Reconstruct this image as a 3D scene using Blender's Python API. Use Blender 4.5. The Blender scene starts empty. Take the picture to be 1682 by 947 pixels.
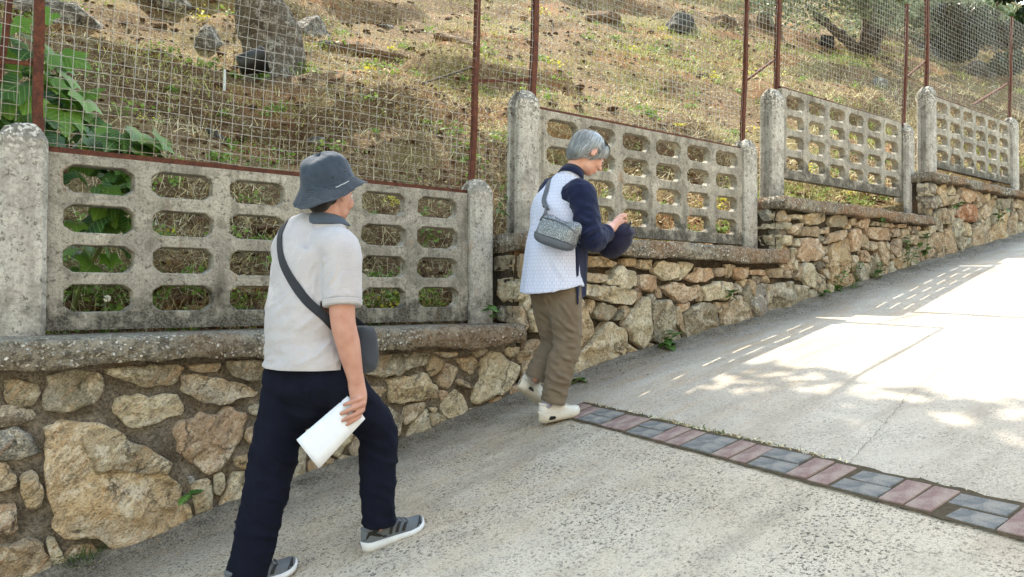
import bpy, bmesh, math, random
import numpy as np
from mathutils import Vector, Matrix
from mathutils.bvhtree import BVHTree

random.seed(11)
rng = np.random.default_rng(11)
SC = bpy.context.scene
COL = SC.collection
rad = math.radians

# ------------------------------------------------------------------ camera
cam_d = bpy.data.cameras.new('camera')
cam = bpy.data.objects.new('camera', cam_d)
COL.objects.link(cam)
cam_d.sensor_width = 36.0
cam_d.lens = 36.0 * 1260.0 / 1682.0
cam_d.clip_start = 0.05
cam_d.clip_end = 500.0
cam.location = (-0.49, -3.91, 1.30)
_f = Vector((0.617 * math.cos(rad(.52)), 0.787 * math.cos(rad(.52)), math.sin(rad(.52))))
cam.rotation_euler = _f.to_track_quat('-Z', 'Y').to_euler()
SC.camera = cam

# ------------------------------------------------------------------ sky and sun
SUN_DIR = Vector((0.145, 0.63, 1.0)).normalized()       # from the ground towards the sun
SUN_EL = math.asin(SUN_DIR.z)
SUN_AZ = math.atan2(SUN_DIR.x, SUN_DIR.y)
world = bpy.data.worlds.new('World')
SC.world = world
world.use_nodes = True
wn = world.node_tree
sky = wn.nodes.new('ShaderNodeTexSky')
sky.sky_type = 'NISHITA'
sky.sun_disc = False
sky.sun_elevation = SUN_EL
sky.sun_rotation = SUN_AZ
sky.air_density = 2.3
sky.dust_density = 2.0
sky.ozone_density = 0.0
bg = wn.nodes['Background']
bg.inputs['Strength'].default_value = 0.15
wn.links.new(sky.outputs['Color'], bg.inputs['Color'])

sun_d = bpy.data.lights.new('sun', 'SUN')
sun_d.energy = 2.7
sun_d.angle = rad(0.45)
sun_d.color = (1.0, 0.93, 0.80)
sun = bpy.data.objects.new('sun', sun_d)
COL.objects.link(sun)
sun.rotation_euler = (-SUN_DIR).to_track_quat('-Z', 'Y').to_euler()

SC.view_settings.view_transform = 'Standard'
SC.view_settings.look = 'None'
SC.view_settings.gamma = 1.0
SC.view_settings.use_curve_mapping = False
SC.view_settings.exposure = 2.12

SC.cycles.max_bounces = 6
SC.cycles.diffuse_bounces = 3
SC.cycles.glossy_bounces = 2
SC.cycles.transmission_bounces = 3
SC.cycles.transparent_max_bounces = 4
SC.cycles.caustics_reflective = False
SC.cycles.caustics_refractive = False

# ------------------------------------------------------------------ helpers
def lin(h):
    h = h.lstrip('#')
    out = []
    for i in (0, 2, 4):
        c = int(h[i:i + 2], 16) / 255.0
        out.append(c / 12.92 if c <= 0.04045 else ((c + 0.055) / 1.055) ** 2.4)
    return tuple(out) + (1.0,)

class Mat:
    """tiny node builder"""
    def __init__(self, name):
        self.m = bpy.data.materials.new(name)
        self.m.use_nodes = True
        self.nt = self.m.node_tree
        self.nt.nodes.clear()
        self.out = self.nt.nodes.new('ShaderNodeOutputMaterial')
        self.bsdf = self.nt.nodes.new('ShaderNodeBsdfPrincipled')
        self.nt.links.new(self.bsdf.outputs[0], self.out.inputs['Surface'])
        self._tc = None
    def n(self, kind, ins=None, **props):
        nd = self.nt.nodes.new('ShaderNode' + kind)
        for k, v in props.items():
            setattr(nd, k, v)
        for k, v in (ins or {}).items():
            self.put(nd.inputs[k], v)
        return nd
    def put(self, sock, v):
        if isinstance(v, bpy.types.NodeSocket):
            self.nt.links.new(v, sock)
        else:
            sock.default_value = v
    def tc(self, which='Object'):
        if self._tc is None:
            self._tc = self.nt.nodes.new('ShaderNodeTexCoord')
        return self._tc.outputs[which]
    def map(self, vec, scale=(1, 1, 1), loc=(0, 0, 0), rot=(0, 0, 0)):
        return self.n('Mapping', {'Vector': vec, 'Scale': scale, 'Location': loc, 'Rotation': rot}).outputs[0]
    def noise(self, scale, detail=4, rough=.55, vec=None, dist=0.0):
        detail = min(detail, 2 if scale >= 40 else (3.5 if scale >= 12 else 5))     # nothing finer than a pixel
        return self.n('TexNoise', {'Vector': vec or self.tc(), 'Scale': scale, 'Detail': detail, 'Roughness': rough, 'Distortion': dist}).outputs['Fac']
    def voro(self, scale, vec=None, feature='F1', out='Distance', rnd=1.0):
        return self.n('TexVoronoi', {'Vector': vec or self.tc(), 'Scale': scale, 'Randomness': rnd}, feature=feature).outputs[out]
    def ramp(self, fac, stops, interp='LINEAR'):
        nd = self.n('ValToRGB', {'Fac': fac})
        cr = nd.color_ramp
        cr.interpolation = interp
        while len(cr.elements) < len(stops):
            cr.elements.new(0.5)
        for e, (p, c) in zip(cr.elements, stops):
            e.position = p
            e.color = c if isinstance(c, tuple) else (c, c, c, 1)
        return nd.outputs['Color']
    def mix(self, fac, a, b, mode='MIX'):
        nd = self.nt.nodes.new('ShaderNodeMix')
        nd.data_type = 'RGBA'
        nd.blend_type = mode
        self.put(nd.inputs[0], fac)
        self.put(nd.inputs[6], a)
        self.put(nd.inputs[7], b)
        return nd.outputs[2]
    def math(self, op, a, b=0.0, c=0.0, clamp=False):
        nd = self.n('Math', None, operation=op, use_clamp=clamp)
        self.put(nd.inputs[0], a); self.put(nd.inputs[1], b)
        if len(nd.inputs) > 2: self.put(nd.inputs[2], c)
        return nd.outputs[0]
    def sep(self, vec=None):
        return self.n('SeparateXYZ', {'Vector': vec or self.tc()}).outputs
    def bump(self, h, dist=.005, strength=1.0, normal=None):
        ins = {'Height': h, 'Distance': dist, 'Strength': strength}
        if normal is not None: ins['Normal'] = normal
        return self.n('Bump', ins).outputs[0]
    def done(self, color=None, rough=.8, normal=None, spec=.3, metal=0.0, **kw):
        b = self.bsdf
        if color is not None: self.put(b.inputs['Base Color'], color)
        self.put(b.inputs['Roughness'], rough)
        self.put(b.inputs['Specular IOR Level'], spec)
        self.put(b.inputs['Metallic'], metal)
        if normal is not None: self.put(b.inputs['Normal'], normal)
        for k, v in kw.items():
            self.put(b.inputs[k.replace('_', ' ')], v)
        return self.m

def link(name, me, mat=None, parent=None):
    o = bpy.data.objects.new(name, me)
    COL.objects.link(o)
    if mat is not None and me is not None and not me.materials:
        for m in (mat if isinstance(mat, (list, tuple)) else [mat]):
            me.materials.append(m)
    if parent is not None:
        o.parent = parent
        o.matrix_parent_inverse = parent_inv(parent)
    return o

def parent_inv(p):
    m = Matrix.LocRotScale(p.location, p.rotation_euler.to_quaternion(), p.scale)
    return m.inverted()

def empty(name, loc=(0, 0, 0)):
    o = bpy.data.objects.new(name, None)
    o.location = loc
    o.empty_display_size = .1
    COL.objects.link(o)
    return o

def tag(o, label=None, cat=None, group=None, kind=None):
    if label: o['label'] = label
    if cat: o['category'] = cat
    if group: o['group'] = group
    if kind: o['kind'] = kind
    return o

def mesh(name, v, f, smooth=False):
    me = bpy.data.meshes.new(name)
    me.from_pydata([tuple(map(float, p)) for p in v], [], [tuple(int(i) for i in q) for q in f])
    me.update()
    if smooth:
        me.polygons.foreach_set('use_smooth', np.ones(len(me.polygons), dtype=bool))
    return me

def mesh_np(name, V, F, smooth=False, mats=None):
    """fast mesh from numpy: F is (n,3) or (n,4)"""
    V = np.asarray(V, dtype=np.float32); F = np.asarray(F, dtype=np.int32)
    me = bpy.data.meshes.new(name)
    me.vertices.add(len(V)); me.vertices.foreach_set('co', V.ravel())
    k = F.shape[1]
    me.loops.add(F.size); me.loops.foreach_set('vertex_index', F.ravel())
    me.polygons.add(len(F))
    me.polygons.foreach_set('loop_start', np.arange(0, F.size, k, dtype=np.int32))
    if mats is not None: me.polygons.foreach_set('material_index', np.asarray(mats, dtype=np.int32))
    me.polygons.foreach_set('use_smooth', np.full(len(F), bool(smooth)))
    me.update(calc_edges=True)
    return me

# --- numpy value noise
def _hash(ix, iy, iz, s):
    h = (ix.astype(np.int64) * 374761393 + iy.astype(np.int64) * 668265263 + iz.astype(np.int64) * 2147483647 + s * 1274126177) & 0xffffffff
    h = ((h ^ (h >> 13)) * 1274126177) & 0xffffffff
    h = ((h ^ (h >> 16)) * 2246822519) & 0xffffffff
    return ((h ^ (h >> 15)) & 0xffffff) / float(0xffffff)

def vnoise(P, s=0):
    P = np.asarray(P, dtype=float)
    i = np.floor(P).astype(np.int64); f = P - i
    u = f * f * (3 - 2 * f)
    r = 0
    for dx in (0, 1):
        wx = u[..., 0] if dx else 1 - u[..., 0]
        for dy in (0, 1):
            wy = u[..., 1] if dy else 1 - u[..., 1]
            for dz in (0, 1):
                wz = u[..., 2] if dz else 1 - u[..., 2]
                r = r + wx * wy * wz * _hash(i[..., 0] + dx, i[..., 1] + dy, i[..., 2] + dz, s)
    return r

def fbm(P, s=0, octv=4, gain=.5):
    P = np.asarray(P, dtype=float); r = 0; a = 1; t = 0
    for k in range(octv):
        r = r + a * vnoise(P * 2 ** k + 17.3 * k, s + k); t += a; a *= gain
    return r / t

def fbm2(x, y, s=0, octv=4):
    return fbm(np.stack([x, y, np.zeros_like(x)], -1), s, octv)

def box_bm(bm, lo, hi, bevel=0.0, seg=2):
    r = bmesh.ops.create_cube(bm, size=1.0)
    vs = r['verts']
    for v in vs:
        v.co = Vector(((lo[i] + hi[i]) / 2 + v.co[i] * (hi[i] - lo[i]) for i in range(3)))
    if bevel > 0:
        es = list({e for v in vs for e in v.link_edges})
        bmesh.ops.bevel(bm, geom=es, offset=bevel, segments=seg, affect='EDGES', profile=.6)
    return bm

def bm_mesh(name, bm, smooth=False):
    me = bpy.data.meshes.new(name)
    bm.normal_update()
    bm.to_mesh(me); bm.free()
    if smooth:
        me.polygons.foreach_set('use_smooth', np.ones(len(me.polygons), dtype=bool))
    return me

def catmull(pts, n):
    """resample control points (any dimension) to n points, Catmull-Rom"""
    p = np.asarray(pts, dtype=float)
    p = np.vstack([2 * p[0] - p[1], p, 2 * p[-1] - p[-2]])
    k = len(p) - 3
    out = []
    for t in np.linspace(0, k, n):
        i = min(int(t), k - 1); u = t - i
        a, b, c, d = p[i], p[i + 1], p[i + 2], p[i + 3]
        out.append(.5 * ((2 * b) + (-a + c) * u + (2 * a - 5 * b + 4 * c - d) * u * u + (-a + 3 * b - 3 * c + d) * u ** 3))
    return np.array(out)

def tube(path, radii, lat=None, seg=20, power=2.0, caps=True):
    """closed tube along path; radii (n,) or (n,2) = along the lateral axis and across it"""
    P = np.asarray(path, dtype=float)
    R = np.asarray(radii, dtype=float)
    if R.ndim == 1: R = np.stack([R, R], 1)
    n = len(P)
    T = np.gradient(P, axis=0); T /= np.linalg.norm(T, axis=1)[:, None] + 1e-12
    if lat is None:
        lat = np.array([0, 0, 1.0]) if abs(T[0][2]) < .8 else np.array([1.0, 0, 0])
    lat = np.asarray(lat, dtype=float)
    V = []; U = lat if lat.ndim == 1 else lat[0]
    ang = np.linspace(0, 2 * np.pi, seg, endpoint=False)
    ca, sa = np.cos(ang), np.sin(ang)
    ca = np.sign(ca) * np.abs(ca) ** (2 / power); sa = np.sign(sa) * np.abs(sa) ** (2 / power)
    for i in range(n):
        U = lat[i] if lat.ndim == 2 else U
        U = U - T[i] * np.dot(U, T[i]); U = U / (np.linalg.norm(U) + 1e-12)
        W = np.cross(T[i], U)
        V.append(P[i] + R[i, 0] * ca[:, None] * U + R[i, 1] * sa[:, None] * W)
    V = np.vstack(V)
    F = []
    for i in range(n - 1):
        for j in range(seg):
            a = i * seg + j; b = i * seg + (j + 1) % seg
            F.append((a, b, b + seg, a + seg))
    if caps:
        V = np.vstack([V, P[0], P[-1]])
        c0, c1 = len(V) - 2, len(V) - 1
        for j in range(seg):
            F.append((c0, (j + 1) % seg, j, j) [:3])
            a = (n - 1) * seg + j; b = (n - 1) * seg + (j + 1) % seg
            F.append((c1, a, b))
    return V, F

def rtube(path, radii, lat=None, seg=16, n=None, power=2.0, ends=(1.0, 1.0)):
    """tube with rounded ends, control points resampled"""
    P = np.asarray(path, dtype=float); R = np.asarray(radii, dtype=float)
    if R.ndim == 1: R = np.stack([R, R], 1)
    n = n or max(10, 4 * len(P))
    A = catmull(np.hstack([P, R]), n)
    P, R = A[:, :3], np.maximum(A[:, 3:], 1e-4)
    def cap(p, q, r, e):
        d = (p - q) / (np.linalg.norm(p - q) + 1e-12); m = r.min() * e
        return [(p + d * m * math.sin(t), r * max(math.cos(t), .05)) for t in (.45, .85, 1.2, 1.5)]
    a = cap(P[0], P[1], R[0], ends[0])[::-1]; b = cap(P[-1], P[-2], R[-1], ends[1])
    P = np.vstack([[x[0] for x in a], P, [x[0] for x in b]])
    R = np.vstack([[x[1] for x in a], R, [x[1] for x in b]])
    return tube(P, R, lat, seg, power)

def ellipsoid(c, r, M=None, nu=20, nv=12):
    c = np.asarray(c, float); r = np.asarray(r, float)
    M = np.eye(3) if M is None else np.asarray(M, float)
    V = []; F = []
    for i in range(nv + 1):
        th = math.pi * i / nv
        for j in range(nu):
            ph = 2 * math.pi * j / nu
            q = np.array([math.sin(th) * math.cos(ph), math.sin(th) * math.sin(ph), math.cos(th)]) * r
            V.append(c + M @ q)
    for i in range(nv):
        for j in range(nu):
            F.append((i * nu + j, i * nu + nu + j, i * nu + nu + (j + 1) % nu, i * nu + (j + 1) % nu))
    return np.array(V), F

def merge(chunks):
    V = []; F = []; k = 0
    for v, f in chunks:
        V.append(np.asarray(v, float)); F += [tuple(i + k for i in q) for q in f]; k += len(v)
    return np.vstack(V), F

def remeshed(name, chunks, voxel, smooth=4, factor=.5):
    """voxel-unite overlapping closed shapes into one continuous surface"""
    V, F = merge(chunks)
    me = mesh(name + '_raw', V, F)
    bm = bmesh.new(); bm.from_mesh(me)
    bmesh.ops.recalc_face_normals(bm, faces=bm.faces)
    bm.to_mesh(me); bm.free()
    o = bpy.data.objects.new(name + '_raw', me); COL.objects.link(o)
    md = o.modifiers.new('r', 'REMESH'); md.mode = 'VOXEL'; md.voxel_size = voxel
    if smooth:
        sm = o.modifiers.new('s', 'SMOOTH'); sm.factor = factor; sm.iterations = smooth
    dg = bpy.context.evaluated_depsgraph_get()
    out = bpy.data.meshes.new_from_object(o.evaluated_get(dg))
    bpy.data.objects.remove(o); bpy.data.meshes.remove(me)
    out.name = name
    out.polygons.foreach_set('use_smooth', np.ones(len(out.polygons), dtype=bool))
    return out

def get_co(me):
    a = np.empty(len(me.vertices) * 3, dtype=np.float32); me.vertices.foreach_get('co', a); return a.reshape(-1, 3).astype(float)
def get_no(me):
    a = np.empty(len(me.vertices) * 3, dtype=np.float32); me.vertices.foreach_get('normal', a); return a.reshape(-1, 3).astype(float)
def set_co(me, co):
    me.vertices.foreach_set('co', np.asarray(co, dtype=np.float32).ravel()); me.update()

# ------------------------------------------------------------------ levels of the street and the hill
RX = [-60, -6, -3, -.5, 0.04, .55, 1.24, 2.1, 2.67, 3.22, 3.85, 4.73, 5.79, 6.64, 7.89, 9.44, 11.38, 14, 30, 80]
RZ = [-8, -1.25, -.62, -.06, .06, .165, .32, .505, .635, .745, .86, 1.0, 1.175, 1.33, 1.55, 1.80, 2.12, 2.55, 5.1, 11.0]
def road_z(x):
    return np.interp(x, RX, RZ)
HX = [-60, -10, -1, 1.2, 2.4, 3.2, 4.6, 5.6, 7.2, 8.4, 9.4, 11, 14, 30, 80]
HZ = [-8, -.6, .92, 1.02, 1.10, 1.42, 1.66, 1.84, 2.14, 2.34, 2.66, 2.80, 3.5, 6.6, 14]
def hill_z(x, y, noise=True):
    x = np.asarray(x, float); y = np.asarray(y, float)
    t = np.clip(y - .34, 0, None)
    z = np.interp(x, HX, HZ) + .56 * t + .10 * np.clip(y - 9, 0, None)
    if noise:
        k = np.clip(t / 1.5, 0, 1)
        z = z + k * .55 * (fbm2(x * .45, y * .45, 5, 3) - .5)
        z = z + (.25 + .75 * k) * .30 * (fbm2(x * 1.7, y * 1.7, 9, 5) - .5)
        l = vnoise(np.stack([x * .35 + 3, y * .9 + x * .2, 0 * x], -1), 21)
        z = z + k * .30 * np.clip((l - .52) * 9, 0, 1)          # small earth ledges
    return z

STONES_FRONT = """
g -181,948 -106,933 -50,911 -37,875 -62,822 -114,814 -155,828 -174,896
g -20,945 87,956 189,950 224,921 210,872 157,803 88,783 16,779 -26,798 -22,879
d -249,819 -188,833 -139,821 -62,802 -49,765 -109,746 -188,735 -249,727
b -261,718 -188,727 -119,742 -29,617 -100,581 -163,587 -260,622
T -28,727 25,743 132,732 194,726 231,694 308,641 387,578 446,518 484,441 551,387 559,327 560,259 580,197 524,166 415,141 315,104 259,124 184,181 135,201 51,223 6,296 -8,378 -24,487 -32,621
T 116,663 157,699 231,697 387,589 509,495 501,435 387,460 182,501 138,559
w 253,823 294,840 386,827 521,816 555,769 550,725 453,700 347,679 282,709 256,753
g 223,960 319,974 521,968 557,946 543,879 494,865 372,876 281,905 230,937
t 577,957 637,970 737,959 726,919 637,916 588,933
g 769,969 894,968 960,959 961,863 898,864 789,886 772,922
t 548,911 643,902 812,861 901,826 931,800 901,781 813,774 738,757 660,764 610,794 530,842
o 505,653 564,694 643,719 699,693 743,734 801,741 859,699 862,627 835,559 807,510 768,470 718,431 679,403 650,417 621,465 573,502 536,550 514,606
t 853,566 872,626 938,626 970,496 906,492
g 871,722 919,741 979,712 967,677 883,691
t -236,597 -162,584 -125,522 -129,483 -162,459 -227,455
y -118,521 -74,550 -48,521 -48,481 -22,432 -30,382 -60,365 -95,388 -112,441
o -255,416 -124,398 -117,288 -161,272 -254,285
t -254,256 -161,242 -81,256 -25,210 -3,135 15,29 -253,92
w -10,237 19,222 46,150 60,70 20,49 2,134 -12,197
b 572,420 609,412 607,378 580,374
w 596,374 618,388 684,389 695,290 695,210 662,165 624,178 613,259 602,317
w 703,409 754,416 757,344 734,301 703,318
w 723,263 763,331 797,407 867,415 914,326 879,243 838,179 729,202
y 802,482 890,489 914,432 849,415 808,429
w 556,285 586,280 602,204 597,166 562,156 554,213
g 1518,855 1579,961 1848,963 1969,957 1955,889 1822,870 1737,834 1595,832
t 1982,960 2168,956 2159,929 2065,922
t 2046,845 2074,890 2168,865 2130,769 2084,733 2028,745 2017,785
y 2159,909 2275,927 2339,859 2255,804 2187,848
w 2349,899 2414,953 2496,949 2570,880 2644,834 2644,775 2580,704 2538,683 2425,651 2294,609 2270,663 2275,727 2334,779
w 1674,808 1822,836 1937,844 1973,772 2005,762 2010,681 1849,675 1703,673 1686,741
t 1539,792 1669,772 1670,742 1620,706 1571,735
t 2154,791 2216,771 2275,747 2270,715 2188,733 2154,760
w 2047,627 2074,679 2149,732 2216,676 2246,602 2241,546 2084,538 2047,589
t 1775,592 1797,650 1937,664 1920,616 1849,562 1775,532
w 1797,462 1840,548 1946,636 1974,496 1920,463 1832,443
g 1612,674 1712,657 1767,600 1754,497 1720,426 1653,427 1571,532
w 1955,628 2014,623 1992,582
w 2630,1394 2711,1310 2716,1293 2630,1268
t 2630,1218 2667,1234 2744,1098 2700,1061 2635,1084
w 2722,1200 2788,1225 2890,1085 2878,1051 2766,1055 2733,1132
t 2624,900 2689,981 2799,1011 2833,992 2722,878 2635,849
y 3155,1221 3198,1275 3322,1120 3329,1047 3247,959 3155,918 3113,982 3101,1124
w 3137,857 3222,924 3425,1099 3529,1106 3636,1047 3677,952 3844,839 3636,803 3398,751 3149,731 3100,770
w 3623,1095 3774,1225 3866,1307 3909,1234 3930,1068 3930,962 3844,883 3732,959
g 3297,1184 3399,1247 3569,1208 3556,1171 3438,1117 3335,1147
g 3569,1152 3623,1208 3623,1133 3543,1115
w 3125,1382 3217,1383 3425,1371 3761,1340 3774,1273 3705,1231 3477,1251 3216,1302 3137,1311
t 3229,1464 3335,1452 3458,1450 3451,1403 3361,1384 3235,1401
w 3490,1487 3583,1508 3747,1469 3775,1379 3664,1354 3477,1371 3425,1394 3503,1441
y 3248,1577 3400,1582 3557,1536 3517,1507 3248,1500
y 3597,1574 3761,1579 3754,1512 3597,1513
y 3782,1570 3946,1575 3931,1497 3775,1503
o 3789,1446 3874,1466 3989,1449 3989,1351 3931,1317 3803,1340
w 3954,1507 4049,1568 4246,1544 4253,1443 4064,1411 3947,1477
o 4323,1439 4499,1519 4665,1523 4690,1449 4564,1416 4450,1395
o 4690,1523 4870,1532 4879,1479 4715,1448
o 4958,1529 5167,1539 5139,1456 5048,1427 4958,1475
o 5176,1517 5403,1522 5413,1477 5195,1479
t 5442,1528 5640,1544 5701,1464 5461,1455
o 5711,1534 5846,1531 5845,1466 5711,1455
o 4034,1361 4215,1407 4339,1373 4458,1359 4490,1281 4354,1246 4230,1247 4108,1322
w 4531,1364 4783,1419 4940,1410 4940,1281 4782,1260 4580,1255
g 4949,1410 5084,1368 5065,1319 4949,1318
g 3939,1224 4004,1263 4108,1282 4168,1202 4214,1062 4306,908 4137,875 3960,951
t 4184,1212 4245,1222 4338,998 4291,1009 4199,1102
g 4307,1140 4482,1240 4697,1239 4747,1048 4739,996 4338,937 4322,1059
t 4799,1217 5047,1308 5193,1192 5202,1043 4799,1005
b 5212,1225 5269,1391 5441,1404 5401,1145 5334,1067 5268,1113
g 5422,1392 5845,1431 5928,1220 5907,1179 5518,1115 5420,1111
g 5866,1408 6080,1386 6145,1242 5928,1196
y 5167,1445 5250,1413 5259,1302 5194,1313
g 5083,1302 5157,1401 5212,1302 5193,1219 5101,1248
o 5716,1838 5857,1841 5840,1793 5716,1755
w 5775,2033 6012,2048 6029,2011 5792,1996
y 6012,2038 6187,2083 6386,2092 6404,2024 6258,1962 6063,1965 5994,1999
b 5717,1987 5775,1967 5742,1919 5717,1908
t 5808,1941 6011,1976 5959,1912 5908,1852 5774,1865
t 5976,1875 6028,1944 6258,1952 6303,1920 6293,1861 6011,1848
t 6294,1920 6459,1968 6449,1894 6302,1881
g 6441,2007 6592,2096 6785,2088 6824,2009 6726,1968 6515,1961
t 6864,2052 6985,2091 6984,1998 6883,2002
o 7015,2010 7066,2096 7275,2088 7169,1945 7025,1989
t 6366,1796 6477,1900 6784,1951 6803,1896 6666,1839 6421,1794
o 5941,1693 5941,1769 6010,1838 6257,1840 6393,1748 6365,1669 6220,1625 6009,1619 5907,1654
o 6804,1937 6964,1981 7076,1951 7043,1742 6881,1736
t 7086,1930 7252,1865 7230,1769 7085,1795
t 7263,1865 7380,1860 7380,1775 7262,1760
o 7190,1957 7296,2004 7669,2014 7690,1884 7381,1871 7231,1896
t 7413,1851 7533,1861 7689,1753 7642,1589 7510,1661 7401,1765
y 6458,1770 6705,1851 6833,1867 6829,1347 6530,1341 6475,1623
t 6861,1674 6941,1717 7043,1690 7001,1595 6920,1537 6860,1541
o 7063,1732 7146,1766 7272,1697 7229,1638 7083,1649
g 6980,1564 7083,1649 7186,1526 7227,1401 7020,1389 6960,1481
g 7251,1696 7401,1743 7487,1618 7574,1479 7464,1435 7270,1486
w 5983,1524 6026,1601 6149,1604 6255,1510 6227,1374 6112,1382 5991,1467
d 6219,1577 6292,1627 6401,1591 6273,1525
t 5889,1466 5940,1589 5992,1581 5956,1438
t 6255,1510 6363,1492 6418,1375 6362,1316 6254,1345
t 6346,1541 6438,1562 6474,1444 6418,1463
w 6455,1415 6521,1395 6520,1321 6455,1316
g 5807,1726 5865,1747 5881,1616 5839,1577 5798,1651
w 5874,1813 5942,1826 5958,1751 5890,1748
w 7688,1666 7756,1668 7755,1493 7664,1502
t 6328,1658 6439,1681 6457,1612 6364,1620
g 8724,2434 8880,2472 8936,2337 8722,2296
w 9083,2475 9173,2612 9308,2559 9262,2496
o 9462,2611 9666,2609 9891,2568 9857,2470 9695,2425 9506,2470
t 9083,2463 9383,2513 9351,2393 9081,2360
O 9289,2297 9537,2406 9889,2405 9920,2312 9821,2198 9410,2200
t 8964,2313 9199,2317 9288,2206 9197,2149 8933,2133
g 8708,2245 8935,2311 8963,2224 8791,2138 8707,2170
t 9970,2343 10434,2570 10503,2477 10361,2355 10153,2245
g 10539,2551 10941,2582 10939,2452 10573,2412
y 10463,2194 10680,2334 10901,2391 10839,2014 10285,1920 10288,2101
t 10918,2306 11090,2433 11260,2238 11257,2091 10895,2016
t 9788,2156 9985,2221 10220,2166 10268,1920 9784,1833
g 9286,1985 9501,2021 9753,1993 9719,1831 9435,1756
t 9019,2075 9167,2095 9285,1946 9389,1754 9044,1699 9003,1933
t 8538,1888 8733,2022 8961,2033 8971,1691 8536,1654
g 8166,1825 8297,1830 8387,1644 8164,1597 8037,1713
t 7939,2005 8091,2037 8167,1921 8115,1835 7963,1888
t 8168,1969 8324,1952 8271,1853 8141,1872
w 8325,2001 8459,2032 8581,2014 8539,1962 8351,1960
o 7694,2004 7890,2026 7926,1945 7718,1918
o 7693,1830 7839,1906 7963,1900 7950,1769 7862,1696 7716,1761
t 11129,2538 11342,2539 11322,2486 11128,2472
t 11243,2444 11401,2484 11418,2322 11280,2313
o 7841,2064 8066,2077 8040,2040 7841,2029
t 9352,2445 9506,2470 9474,2388 9351,2379"""
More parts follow.
